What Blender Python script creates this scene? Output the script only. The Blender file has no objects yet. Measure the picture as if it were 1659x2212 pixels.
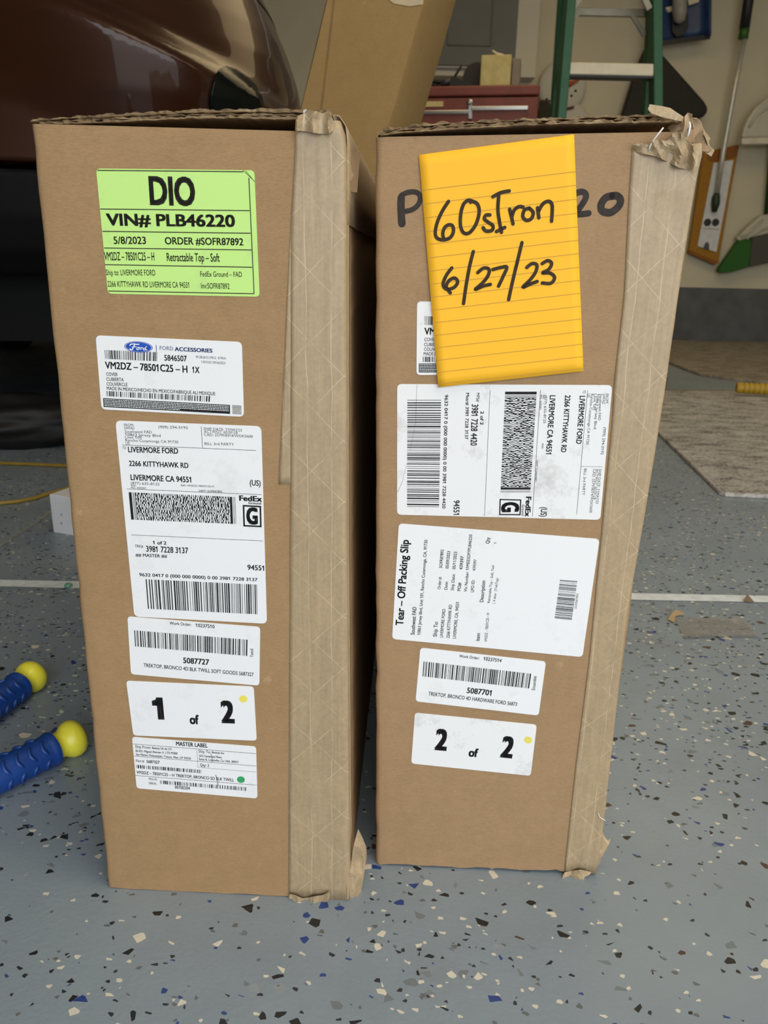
import bpy, bmesh, math, random
from mathutils import Vector, Matrix
from mathutils.bvhtree import BVHTree
from mathutils import noise as mnoise

random.seed(7)
SC = bpy.context.scene
COL = SC.collection
V = Vector

# ------------------------------------------------------------------ camera
IMW, IMH, FPX = 1659.0, 2212.0, 1661.0
PITCH, ROLL, CAMH = math.radians(18.14), math.radians(1.21), 0.514
_c, _s, _cr, _sr = math.cos(PITCH), math.sin(PITCH), math.cos(ROLL), math.sin(ROLL)
FW = V((0, _c, -_s))
_up = V((0, _s, _c)); _rt = V((1, 0, 0))
RT = _rt * _cr + _up * _sr
UP = -_rt * _sr + _up * _cr
CAM = V((0, 0, CAMH))
cd = bpy.data.cameras.new('camera')
cam = bpy.data.objects.new('camera', cd)
COL.objects.link(cam)
cam.matrix_world = Matrix((
    (RT.x, UP.x, -FW.x, CAM.x), (RT.y, UP.y, -FW.y, CAM.y), (RT.z, UP.z, -FW.z, CAM.z), (0, 0, 0, 1)))
cd.sensor_fit = 'HORIZONTAL'; cd.sensor_width = 36.0; cd.lens = 36.0 * FPX / IMW
cd.clip_start = 0.01; cd.clip_end = 200
cd.dof.use_dof = True; cd.dof.focus_distance = 0.56; cd.dof.aperture_fstop = 22.0
SC.camera = cam

# ------------------------------------------------------------------ light
SC.view_settings.view_transform = 'Standard'
SC.view_settings.look = 'None'
SC.view_settings.gamma = 1.0
SC.view_settings.use_curve_mapping = False
SC.view_settings.exposure = -0.13
wd = bpy.data.worlds.new('overcast_sky'); SC.world = wd
wd.use_nodes = True
bg = wd.node_tree.nodes['Background']
bg.inputs[0].default_value = (0.90, 0.95, 1.0, 1); bg.inputs[1].default_value = 3.9

def area_light(name, loc, rot, sx, sy, energy, color, portal=False):
    l = bpy.data.lights.new(name, 'AREA'); l.shape = 'RECTANGLE'; l.size = sx; l.size_y = sy
    l.energy = energy; l.color = color
    if portal: l.cycles.is_portal = True
    o = bpy.data.objects.new(name, l); COL.objects.link(o)
    o.location = loc; o.rotation_euler = rot
    return o
DOOR_Y = -1.35
area_light('garage_opening_portal', (1.16, DOOR_Y, 1.05), (math.radians(90), 0, 0), 3.78, 2.1, 1, (1, 1, 1), True)
area_light('unseen_ceiling_light', (1.2, -0.15, 2.55), (0, 0, 0), 2.6, 1.3, 42, (1.0, 0.86, 0.64))  # unseen light, added overhead to lift the box tops and right floor
area_light('unseen_ceiling_light', (1.1, 3.6, 2.65), (0, 0, 0), 2.6, 1.5, 25, (1.0, 0.76, 0.42))

# ------------------------------------------------------------------ pixel -> place
def ray(x, y): return FW + RT * ((x - IMW / 2) / FPX) - UP * ((y - IMH / 2) / FPX)
def on_floor(x, y, z=0.0):
    d = ray(x, y); return CAM + d * ((z - CAMH) / d.z)
def at(x, y, Y):
    d = ray(x, y); return CAM + d * (Y / d.y)

class Face:
    """A plane in the scene: origin, u along it, v up it, n pointing away from the viewer."""
    def __init__(s, o, yaw, lean=0.0):
        s.o = V(o); s.u = V((math.cos(yaw), math.sin(yaw), 0))
        back = V((-math.sin(yaw), math.cos(yaw), 0))
        s.v = (V((0, 0, 1)) + back * lean).normalized()
        s.n = s.u.cross(s.v).normalized()
        if s.n.dot(back) < 0: s.n = -s.n
        s.back = back
    def uv(s, x, y):
        d = ray(x, y); t = (s.o - CAM).dot(s.n) / d.dot(s.n)
        p = CAM + d * t - s.o
        return (p.dot(s.u), p.dot(s.v))
    def at(s, uv, out=0.0): return s.o + s.u * uv[0] + s.v * uv[1] - s.n * out
    def px(s, x, y, out=0.0): return s.at(s.uv(x, y), out)

# ------------------------------------------------------------------ objects
def top_of(o):
    while o.parent: o = o.parent
    return o
def tag(o, label, cat, group=None):
    o['label'] = label; o['category'] = cat
    if group: o['group'] = group
    return o
def thing(name, loc, label, cat, group=None):
    o = bpy.data.objects.new(name, None); COL.objects.link(o); o.location = loc
    o.empty_display_size = 0.05
    return tag(o, label, cat, group)
def obj(name, verts, faces, m, parent=None, base=None, smooth=False, uvs=None, mats=None, midx=None):
    me = bpy.data.meshes.new(name)
    off = V((0, 0, 0))
    if parent is not None: off = V(top_of(parent).location)
    elif base is not None: off = V(base)
    me.from_pydata([tuple(V(p) - off) for p in verts], [], faces)
    o = bpy.data.objects.new(name, me); COL.objects.link(o)
    if parent is not None: o.parent = parent
    elif base is not None: o.location = base
    for mm in (mats if mats else [m]): me.materials.append(mm)
    if midx:
        for p, i in zip(me.polygons, midx): p.material_index = i
    if uvs:
        ul = me.uv_layers.new(name='UVMap')
        for lp in me.loops: ul.data[lp.index].uv = uvs[lp.vertex_index]
    if smooth:
        for p in me.polygons: p.use_smooth = True
    me.update()
    return o
def structure(o): o['kind'] = 'structure'; return o

class MB:
    """collects shapes for one mesh"""
    def __init__(s): s.v = []; s.f = []; s.mi = []; s.cur = 0
    def add(s, vs, fs):
        b = len(s.v); s.v += [V(p) for p in vs]; s.f += [tuple(b + i for i in f) for f in fs]
        s.mi += [s.cur] * len(fs)
    def box(s, c, size, M=None, bevel=0.0):
        hx, hy, hz = [k / 2 for k in size]
        bm = bmesh.new(); bmesh.ops.create_cube(bm, size=1)
        for v in bm.verts: v.co = V((v.co.x * size[0], v.co.y * size[1], v.co.z * size[2]))
        if bevel > 0:
            bmesh.ops.bevel(bm, geom=bm.edges[:], offset=bevel, segments=2, affect='EDGES', profile=0.5)
        M = M or Matrix.Identity(3)
        bm.verts.ensure_lookup_table()
        s.add([M @ v.co + V(c) for v in bm.verts], [[v.index for v in f.verts] for f in bm.faces])
        bm.free()
    def bar(s, a, b, w, d, side=None, bevel=0.0):
        a, b = V(a), V(b); z = (b - a).normalized()
        x = V(side) if side is not None else V((1, 0, 0))
        x = (x - z * x.dot(z)).normalized(); y = z.cross(x)
        M = Matrix((x, y, z)).transposed()
        s.box((a + b) / 2, (w, d, (b - a).length), M, bevel)
    def tube(s, pts, r, n=10, caps=True):
        pts = [V(p) for p in pts]; rs = r if isinstance(r, (list, tuple)) else [r] * len(pts)
        rings = []; prev = None
        for i, p in enumerate(pts):
            t = (pts[min(i + 1, len(pts) - 1)] - pts[max(i - 1, 0)])
            if t.length < 1e-9: t = V((0, 0, 1))
            t.normalize()
            if prev is None:
                x = t.orthogonal().normalized()
            else:
                x = (prev - t * prev.dot(t)).normalized()
            prev = x; y = t.cross(x)
            rings.append([p + (x * math.cos(2 * math.pi * k / n) + y * math.sin(2 * math.pi * k / n)) * rs[i] for k in range(n)])
        vs = [q for rg in rings for q in rg]; fs = []
        for i in range(len(pts) - 1):
            for k in range(n):
                fs.append((i * n + k, i * n + (k + 1) % n, (i + 1) * n + (k + 1) % n, (i + 1) * n + k))
        if caps:
            fs.append(tuple(range(n - 1, -1, -1))); fs.append(tuple((len(pts) - 1) * n + k for k in range(n)))
        s.add(vs, fs)
    def lathe(s, base, axis, prof, n=24):
        axis = V(axis).normalized(); x = axis.orthogonal().normalized(); y = axis.cross(x)
        vs = []; fs = []
        for (r, h) in prof:
            for k in range(n):
                a = 2 * math.pi * k / n
                vs.append(V(base) + axis * h + (x * math.cos(a) + y * math.sin(a)) * max(r, 1e-5))
        for i in range(len(prof) - 1):
            for k in range(n):
                fs.append((i * n + k, i * n + (k + 1) % n, (i + 1) * n + (k + 1) % n, (i + 1) * n + k))
        fs.append(tuple(range(n - 1, -1, -1))); fs.append(tuple((len(prof) - 1) * n + k for k in range(n)))
        s.add(vs, fs)
    def prism(s, poly, vec):
        n = len(poly); vec = V(vec)
        vs = [V(p) for p in poly] + [V(p) + vec for p in poly]
        fs = [tuple(range(n)), tuple(range(2 * n - 1, n - 1, -1))]
        for k in range(n): fs.append((k, (k + 1) % n, n + (k + 1) % n, n + k))
        s.add(vs, fs)
    def quad(s, a, b, c, d): s.add([a, b, c, d], [(0, 1, 2, 3)])
    def build(s, name, m, parent=None, base=None, smooth=False, mats=None):
        o = obj(name, s.v, s.f, m, parent, base, smooth, mats=mats, midx=s.mi if mats else None)
        return o
def fix_normals(o):
    bm = bmesh.new(); bm.from_mesh(o.data); bmesh.ops.recalc_face_normals(bm, faces=bm.faces[:]); bm.to_mesh(o.data); bm.free()
    return o
def auto_smooth(o, ang=40):
    for p in o.data.polygons: p.use_smooth = True
    bm = bmesh.new(); bm.from_mesh(o.data)
    for e in bm.edges:
        if len(e.link_faces) == 2 and e.calc_face_angle(0) > math.radians(ang): e.smooth = False
    bm.to_mesh(o.data); bm.free(); return o

# ------------------------------------------------------------------ materials
def srgb(r, g, b):
    f = lambda c: (c / 255) / 12.92 if c / 255 <= 0.04045 else ((c / 255 + 0.055) / 1.055) ** 2.4
    return (f(r), f(g), f(b), 1)
class NT:
    def __init__(s, name):
        s.m = bpy.data.materials.new(name); s.m.use_nodes = True
        s.t = s.m.node_tree; s.p = s.t.nodes['Principled BSDF']
    def n(s, typ, **kw):
        nd = s.t.nodes.new(typ)
        for k, v in kw.items():
            if k.startswith('i_'): nd.inputs[k[2:].replace('_', ' ')].default_value = v
            else: setattr(nd, k, v)
        return nd
    def l(s, a, b): s.t.links.new(a, b)
    def math(s, op, a, b=None, c=None, clamp=False):
        nd = s.t.nodes.new('ShaderNodeMath'); nd.operation = op; nd.use_clamp = clamp
        for i, x in enumerate((a, b, c)):
            if x is None: continue
            if isinstance(x, (int, float)): nd.inputs[i].default_value = x
            else: s.l(x, nd.inputs[i])
        return nd.outputs[0]
    def mix(s, fac, a, b, blend='MIX'):
        nd = s.t.nodes.new('ShaderNodeMix'); nd.data_type = 'RGBA'; nd.blend_type = blend
        for i, x in ((0, fac), (6, a), (7, b)):
            if isinstance(x, (int, float)): nd.inputs[i].default_value = x
            elif isinstance(x, tuple): nd.inputs[i].default_value = x
            else: s.l(x, nd.inputs[i])
        return nd.outputs[2]
    def coord(s, kind='Object', scale=None, rot=None):
        tc = s.n('ShaderNodeTexCoord'); out = tc.outputs[kind]
        if scale or rot:
            mp = s.n('ShaderNodeMapping')
            if scale: mp.inputs['Scale'].default_value = scale
            if rot: mp.inputs['Rotation'].default_value = rot
            s.l(out, mp.inputs[0]); out = mp.outputs[0]
        return out
    def noise(s, vec, scale, detail=2.0, rough=0.5):
        nd = s.n('ShaderNodeTexNoise'); nd.inputs['Scale'].default_value = scale
        nd.inputs['Detail'].default_value = detail; nd.inputs['Roughness'].default_value = rough
        s.l(vec, nd.inputs['Vector']); return nd
    def ramp(s, fac, stops):
        nd = s.n('ShaderNodeValToRGB'); s.l(fac, nd.inputs[0]); e = nd.color_ramp.elements
        while len(e) < len(stops): e.new(0.5)
        for k, (p, c) in enumerate(stops):
            e[k].position = p; e[k].color = c if isinstance(c, tuple) else (c, c, c, 1)
        return nd.outputs[0]
    def bump(s, h, strength=0.3, dist=0.001):
        nd = s.n('ShaderNodeBump'); nd.inputs['Strength'].default_value = strength; nd.inputs['Distance'].default_value = dist
        s.l(h, nd.inputs['Height']); s.l(nd.outputs[0], s.p.inputs['Normal']); return nd
    def set(s, **kw):
        for k, v in kw.items():
            inp = s.p.inputs[k.replace('_', ' ')]
            if isinstance(v, (int, float, tuple)): inp.default_value = v
            else: s.l(v, inp)
        return s
def plain(name, col, rough=0.5, metal=0.0, vary=0.08, scale=30.0, **kw):
    t = NT(name); v = t.coord()
    nz = t.noise(v, scale, 3)
    dark = tuple(c * (1 - vary) for c in col[:3]) + (1,)
    lite = tuple(min(1, c * (1 + vary)) for c in col[:3]) + (1,)
    t.set(Base_Color=t.ramp(nz.outputs[0], [(0.3, dark), (0.7, lite)]), Roughness=rough, Metallic=metal)
    for k, x in kw.items(): t.set(**{k: x})
    return t.m

def cardboard(name, col, fleck=1.0):
    t = NT(name); v = t.coord()
    fib = t.noise(t.coord(scale=(1.0, 1.0, 3.0)), 420, 4, 0.7)
    mid = t.noise(v, 60, 4, 0.6)
    big = t.noise(v, 9, 3, 0.5)
    fb2 = t.noise(t.coord(scale=(0.25, 0.25, 1.6), rot=(0, 0.5, 0)), 700, 3, 0.7)
    k = t.math('ADD', t.math('MULTIPLY', fib.outputs[0], 0.42), t.math('ADD', t.math('MULTIPLY', mid.outputs[0], 0.18), t.math('ADD', t.math('MULTIPLY', fb2.outputs[0], 0.30), t.math('MULTIPLY', big.outputs[0], 0.15))))
    c0 = tuple(x * 0.78 for x in col[:3]) + (1,); c1 = tuple(x * 1.18 for x in col[:3]) + (1,)
    c = t.ramp(k, [(0.36, c0), (0.68, c1)])
    # faint flute lines and light scuffs
    wv = t.n('ShaderNodeTexWave'); wv.bands_direction = 'Z'; wv.inputs['Scale'].default_value = 36; wv.inputs['Distortion'].default_value = 1.2
    t.l(v, wv.inputs['Vector'])
    c = t.mix(t.math('MULTIPLY', wv.outputs[1], 0.05), c, c0)
    sc = t.noise(t.coord(scale=(1, 1, 1), rot=(0.3, 0.5, 0.4)), 38, 5, 0.75)
    c = t.mix(t.ramp(sc.outputs[0], [(0.66, 0.0), (0.74, 0.22)]), c, (0.66, 0.5, 0.33, 1))
    t.set(Base_Color=c, Roughness=0.78)
    t.set(**{'Specular_IOR_Level': 0.25})
    t.bump(t.math('ADD', t.math('MULTIPLY', fib.outputs[0], 0.7), t.math('MULTIPLY', mid.outputs[0], 0.2)), 0.16, 0.0008)
    return t.m
M_CARD = cardboard('kraft_cardboard', (0.345, 0.215, 0.105, 1))
M_CARD2 = cardboard('worn_kraft_cardboard', (0.340, 0.216, 0.113, 1))
M_CARD_OLD = cardboard('tan_cardboard', (0.30, 0.19, 0.072, 1))
def edge_card():
    t = NT('torn_cardboard_edge'); v = t.coord(scale=(0.35, 1, 3))
    nz = t.noise(v, 160, 5, 0.7)
    t.set(Base_Color=t.ramp(nz.outputs[0], [(0.3, (0.085, 0.052, 0.025, 1)), (0.55, (0.24, 0.16, 0.08, 1)), (0.75, (0.46, 0.34, 0.20, 1))]), Roughness=0.9)
    t.bump(nz.outputs[0], 0.6, 0.002); return t.m
M_EDGE = edge_card()
def kraft_tape(name, col):
    t = NT(name); uv = t.coord('UV')
    sp = t.n('ShaderNodeSeparateXYZ'); t.l(uv, sp.inputs[0]); u, w = sp.outputs[0], sp.outputs[1]
    wob = t.noise(t.coord(), 22, 2)
    u2 = t.math('ADD', u, t.math('MULTIPLY', t.math('SUBTRACT', wob.outputs[0], 0.5), 0.004))
    def line(x, period, width, off=0.0):
        f = t.math('FRACT', t.math('ADD', t.math('DIVIDE', x, period), off))
        d = t.math('ABSOLUTE', t.math('SUBTRACT', f, 0.5))
        return t.math('LESS_THAN', d, width / period)
    diag1 = line(t.math('ADD', t.math('MULTIPLY', u2, 1.0), w), 0.044, 0.00030)
    diag2 = line(t.math('SUBTRACT', t.math('MULTIPLY', u2, 1.0), w), 0.044, 0.00030)
    vert = line(u2, 0.0168, 0.00026, 0.2)
    st = t.math('MAXIMUM', t.math('MAXIMUM', diag1, diag2), vert)
    brk = t.noise(t.coord(), 45, 2)
    st = t.math('MULTIPLY', st, t.ramp(brk.outputs[0], [(0.38, 0.15), (0.6, 1.0)]))
    fib = t.noise(t.coord(), 300, 4, 0.7); strk = t.noise(t.coord(scale=(3.0, 3.0, 0.12)), 160, 3, 0.6)
    mid = t.noise(t.coord(), 70, 4, 0.6)
    k = t.math('ADD', t.math('MULTIPLY', fib.outputs[0], 0.45), t.math('ADD', t.math('MULTIPLY', strk.outputs[0], 0.35), t.math('MULTIPLY', mid.outputs[0], 0.25)))
    c = t.ramp(k, [(0.38, tuple(x * 0.82 for x in col[:3]) + (1,)), (0.68, tuple(x * 1.14 for x in col[:3]) + (1,))])
    c = t.mix(t.math('MULTIPLY', st, 0.38), c, (0.78, 0.66, 0.45, 1))
    t.set(Base_Color=c, Roughness=0.42)
    t.bump(t.math('ADD', t.math('MULTIPLY', st, 1.0), t.math('ADD', t.math('MULTIPLY', mid.outputs[0], 0.5), t.math('MULTIPLY', strk.outputs[0], 0.25))), 0.25, 0.0007)
    return t.m
M_TAPE = kraft_tape('reinforced_kraft_tape', (0.385, 0.282, 0.165, 1))
M_TAPE_IN = plain('tape_underside', (0.26, 0.17, 0.095, 1), 0.6, vary=0.2, scale=60)
def paper(name, col, dirt=0.12):
    t = NT(name); v = t.coord()
    a = t.noise(v, 500, 2); b = t.noise(v, 24, 5, 0.75)
    c = t.mix(t.math('MULTIPLY', a.outputs[0], 0.06), col, tuple(x * 0.7 for x in col[:3]) + (1,))
    c = t.mix(t.ramp(b.outputs[0], [(0.55, 0.0), (0.8, dirt * 2.2)]), c, (0.28, 0.26, 0.24, 1))
    t.set(Base_Color=c, Roughness=0.6); t.set(**{'Specular_IOR_Level': 0.25})
    t.bump(b.outputs[0], 0.05, 0.001)
    return t.m
M_WHITE = paper('white_label_paper', (0.80, 0.805, 0.815, 1), 0.10)
M_WHITE_DIRTY = paper('scuffed_label_paper', (0.79, 0.79, 0.79, 1), 0.3)
M_GREEN = paper('green_label_paper', (0.53, 0.80, 0.235, 1), 0.13)
M_NOTE = paper('yellow_note_paper', (0.93, 0.485, 0.026, 1), 0.0)
def ink(name, col, worn=0.0):
    t = NT(name); nz = t.noise(t.coord(), 260, 4, 0.7)
    c = t.ramp(nz.outputs[0], [(0.35, col), (0.75, tuple(min(1, x * (1.6) + 0.01) for x in col[:3]) + (1,))])
    t.set(Base_Color=c, Roughness=0.7); t.set(**{'Specular_IOR_Level': 0.15}); return t.m
M_INK = ink('black_ink', (0.012, 0.011, 0.012, 1))
M_INKW = ink('worn_black_ink', (0.022, 0.020, 0.014, 1))
M_GREYINK = ink('grey_ink', (0.30, 0.29, 0.28, 1))
M_NAVY = ink('navy_ink', (0.02, 0.045, 0.16, 1))
M_LOGOBLUE = ink('oval_blue', (0.012, 0.06, 0.33, 1))
M_LOGOWHITE = plain('oval_white', (0.80, 0.81, 0.83, 1), 0.5, vary=0.02)
M_YDOT = plain('yellow_dot', (0.80, 0.68, 0.12, 1), 0.5, vary=0.05)
M_GDOT = plain('green_dot', (0.03, 0.35, 0.12, 1), 0.5, vary=0.05)
M_MARKER = ink('black_marker', (0.030, 0.024, 0.020, 1))
M_PEN = ink('dark_pen_ink', (0.035, 0.022, 0.012, 1))
M_RULE = plain('ruled_line_ink', (0.44, 0.24, 0.03, 1), 0.6, vary=0.05)
M_THREAD = plain('white_strand', (0.85, 0.85, 0.83, 1), 0.3, vary=0.03)

def floor_mat():
    t = NT('flaked_epoxy_floor'); v = t.coord()
    base = t.ramp(t.noise(v, 5, 4, 0.6).outputs[0], [(0.3, (0.196, 0.238, 0.276, 1)), (0.7, (0.242, 0.290, 0.332, 1))])
    dirt = t.noise(v, 3.2, 5, 0.7)
    base = t.mix(t.ramp(dirt.outputs[0], [(0.55, 0.0), (0.8, 0.35)]), base, (0.12, 0.115, 0.10, 1))
    warp = t.noise(v, 90, 2)
    col = base
    clus = t.noise(v, 3.1, 3, 0.6)
    cl = t.ramp(clus.outputs[0], [(0.40, 0.14), (0.68, 0.62)])
    def layer(col, cell, thr_mul, rmax, rot, seed, palette, amt):
        mp = t.n('ShaderNodeMapping'); mp.inputs['Rotation'].default_value = (0, 0, rot); mp.inputs['Location'].default_value = (seed, seed * 0.37, 0)
        mp.inputs['Scale'].default_value = (1.0, 1.25, 1.0)
        add = t.n('ShaderNodeVectorMath'); add.operation = 'MULTIPLY_ADD'
        t.l(warp.outputs['Color'], add.inputs[0]); add.inputs[1].default_value = (cell * 0.22,) * 3; t.l(v, add.inputs[2])
        t.l(add.outputs[0], mp.inputs[0])
        vo = t.n('ShaderNodeTexVoronoi'); vo.voronoi_dimensions = '2D'
        ve = t.n('ShaderNodeTexVoronoi'); ve.voronoi_dimensions = '2D'; ve.feature = 'DISTANCE_TO_EDGE'
        for q in (vo, ve):
            q.inputs['Scale'].default_value = 1.0 / cell; q.inputs['Randomness'].default_value = 1.0
            t.l(mp.outputs[0], q.inputs['Vector'])
        sp = t.n('ShaderNodeSeparateColor'); t.l(vo.outputs['Color'], sp.inputs[0])
        r, g, b = sp.outputs
        on = t.math('LESS_THAN', r, t.math('MULTIPLY', cl, thr_mul))
        ins = t.math('GREATER_THAN', ve.outputs['Distance'], t.math('MULTIPLY', t.math('POWER', g, 1.5), rmax))
        mask = t.math('MULTIPLY', t.math('MULTIPLY', on, ins), amt)
        nd = t.n('ShaderNodeValToRGB'); nd.color_ramp.interpolation = 'CONSTANT'
        e = nd.color_ramp.elements
        while len(e) < len(palette): e.new(0.5)
        for k, (p, c) in enumerate(palette): e[k].position = p; e[k].color = c
        t.l(b, nd.inputs[0])
        return t.mix(mask, col, nd.outputs[0])
    BK = (0.010, 0.010, 0.011, 1); CR = (0.62, 0.58, 0.48, 1); BL = (0.018, 0.045, 0.19, 1); GY = (0.11, 0.12, 0.12, 1); BR = (0.07, 0.035, 0.03, 1)
    col = layer(col, 0.0080, 0.07, 0.26, 0.4, 3.3, [(0, GY), (0.55, (0.15, 0.16, 0.17, 1)), (0.8, (0.26, 0.28, 0.29, 1))], 0.6)
    col = layer(col, 0.0036, 0.14, 0.30, 0.9, 1.7, [(0, BK), (0.40, CR), (0.72, BL), (0.82, GY)], 0.92)
    col = layer(col, 0.0060, 0.115, 0.30, 0.2, 5.1, [(0, BK), (0.42, CR), (0.70, BL), (0.85, GY), (0.95, BR)], 0.97)
    col = layer(col, 0.0092, 0.045, 0.22, 1.2, 8.9, [(0, BK), (0.45, BL), (0.68, CR), (0.93, BR)], 0.97)
    t.set(Base_Color=col, Roughness=t.ramp(dirt.outputs[0], [(0.3, 0.30), (0.75, 0.48)]))
    t.set(**{'Specular_IOR_Level': 0.45})
    t.bump(t.noise(v, 240, 2).outputs[0], 0.25, 0.0012)
    return t.m
M_FLOOR = floor_mat()
M_JOINT = plain('pale_joint_filler', (0.66, 0.72, 0.75, 1), 0.5, vary=0.12, scale=60)
M_WALL = plain('cream_wall_paint', (0.60, 0.545, 0.40, 1), 0.75, vary=0.06, scale=3)
M_CURB = plain('dark_concrete_curb', (0.10, 0.105, 0.105, 1), 0.8, vary=0.18, scale=9)
M_CEIL = plain('ceiling_paint', (0.62, 0.60, 0.53, 1), 0.85, vary=0.04, scale=3)
M_DRIVE = plain('driveway_concrete', (0.42, 0.41, 0.39, 1), 0.9, vary=0.1, scale=4)

# ------------------------------------------------------------------ the room
XL, XR, YB, ZC = -3.6, 4.0, 5.82, 2.75
def plane_grid(name, x0, x1, y0, y1, z, m, thick=0.05):
    mb = MB(); mb.box(((x0 + x1) / 2, (y0 + y1) / 2, z - thick / 2), (x1 - x0, y1 - y0, thick))
    return structure(mb.build(name, m))
plane_grid('floor', XL, XR, DOOR_Y, YB, 0.0, M_FLOOR, 0.1)
plane_grid('driveway', -14, 14, -16, DOOR_Y, -0.01, M_DRIVE, 0.1)
def slab(name, c, s, m):
    mb = MB(); mb.box(c, s); return structure(mb.build(name, m))
slab('wall_back', ((XL + XR) / 2, YB + 0.06, 0.37 + (ZC - 0.37) / 2), (XR - XL, 0.10, ZC - 0.37), M_WALL)
slab('baseboard_back', ((XL + XR) / 2, YB + 0.05, 0.185), (XR - XL, 0.10, 0.37), M_CURB)
slab('wall_left', (XL - 0.05, (DOOR_Y + YB) / 2, ZC / 2), (0.10, YB - DOOR_Y, ZC), M_WALL)
slab('wall_right', (XR + 0.05, (DOOR_Y + YB) / 2, ZC / 2), (0.10, YB - DOOR_Y, ZC), M_WALL)
slab('ceiling', ((XL + XR) / 2, (DOOR_Y + YB) / 2, ZC + 0.05), (XR - XL, YB - DOOR_Y, 0.10), M_CEIL)
mb = MB()
mb.box(((XL - 0.73) / 2, DOOR_Y - 0.05, ZC / 2), (-0.73 - XL, 0.1, ZC))
mb.box(((XR + 3.05) / 2, DOOR_Y - 0.05, ZC / 2), (XR - 3.05, 0.1, ZC))
mb.box((1.16, DOOR_Y - 0.05, (2.1 + ZC) / 2), (3.78, 0.1, ZC - 2.1))
structure(mb.build('wall_front', M_WALL))
# filled control joint running across the floor, and the fainter one running off to the left
mb = MB()
n = 60; jv = []
for i in range(n + 1):
    x = XL + (XR - XL) * i / n
    jv.append((x, 1.152 + 0.012 + random.uniform(-.0015, .0015), 0.0012)); jv.append((x, 1.152 - 0.014 + random.uniform(-.0015, .0015), 0.0012))
mb.add(jv, [(2 * i, 2 * i + 1, 2 * i + 3, 2 * i + 2) for i in range(n)])
structure(mb.build('trim_1', M_JOINT))
a, b = on_floor(-60, 1216), on_floor(170, 1067)
d = (b - a).normalized(); sd = V((-d.y, d.x, 0)) * 0.0065
mb = MB(); mb.add([a - sd + V((0, 0, .001)), b - sd + V((0, 0, .001)), b + sd + V((0, 0, .001)), a + sd + V((0, 0, .001))], [(0, 1, 2, 3)])
structure(mb.build('trim_2', plain('faint_joint_filler', (0.24, 0.26, 0.26, 1), 0.6, vary=0.3, scale=80)))

# ------------------------------------------------------------------ printing on labels
_fontcache = {}
_ONE = []
def glyph_mesh(s, bold, wide=1.0):
    key = (s, bold)
    if key in _fontcache: return _fontcache[key]
    cu = bpy.data.curves.new('text', 'FONT'); cu.body = s; cu.size = 1.0; cu.resolution_u = 3
    cu.offset = bold; cu.fill_mode = 'FRONT'
    to = bpy.data.objects.new('text', cu); COL.objects.link(to)
    dg = bpy.context.evaluated_depsgraph_get()
    me = to.evaluated_get(dg).to_mesh()
    vs = [(v.co.x, v.co.y) for v in me.vertices]; fs = [tuple(p.vertices) for p in me.polygons]
    to.evaluated_get(dg).to_mesh_clear()
    bpy.data.objects.remove(to); bpy.data.curves.remove(cu)
    # the built-in face draws 1 as a bare bar: give each one its flag
    if '1' in s and _ONE:
        top, w = _ONE[0] + bold, _ONE[1] + 2 * bold
        for i, ch in enumerate(s):
            if ch != '1': continue
            xr = max(p[0] for p in glyph_mesh(s[:i + 1], bold)[0]) if i < len(s) - 1 else max(p[0] for p in vs)
            xl = xr - w + .004; k = .10 + 1.2 * bold; b0 = len(vs)
            vs += [(xl, top), (xl - .03, top - .075), (xl - .15, top - .12), (xl - .15, top - .12 - k), (xl, top - .12 - k)]
            fs.append((b0, b0 + 1, b0 + 2, b0 + 3, b0 + 4))
    _fontcache[key] = (vs, fs); return vs, fs
_h = glyph_mesh('H', 0.0)[0]
CAPH = max(p[1] for p in _h)
_o = glyph_mesh('1', 0.0)[0]
_ONE += [max(p[1] for p in _o), max(p[0] for p in _o) - min(p[0] for p in _o)]
_fontcache.clear()

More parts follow.
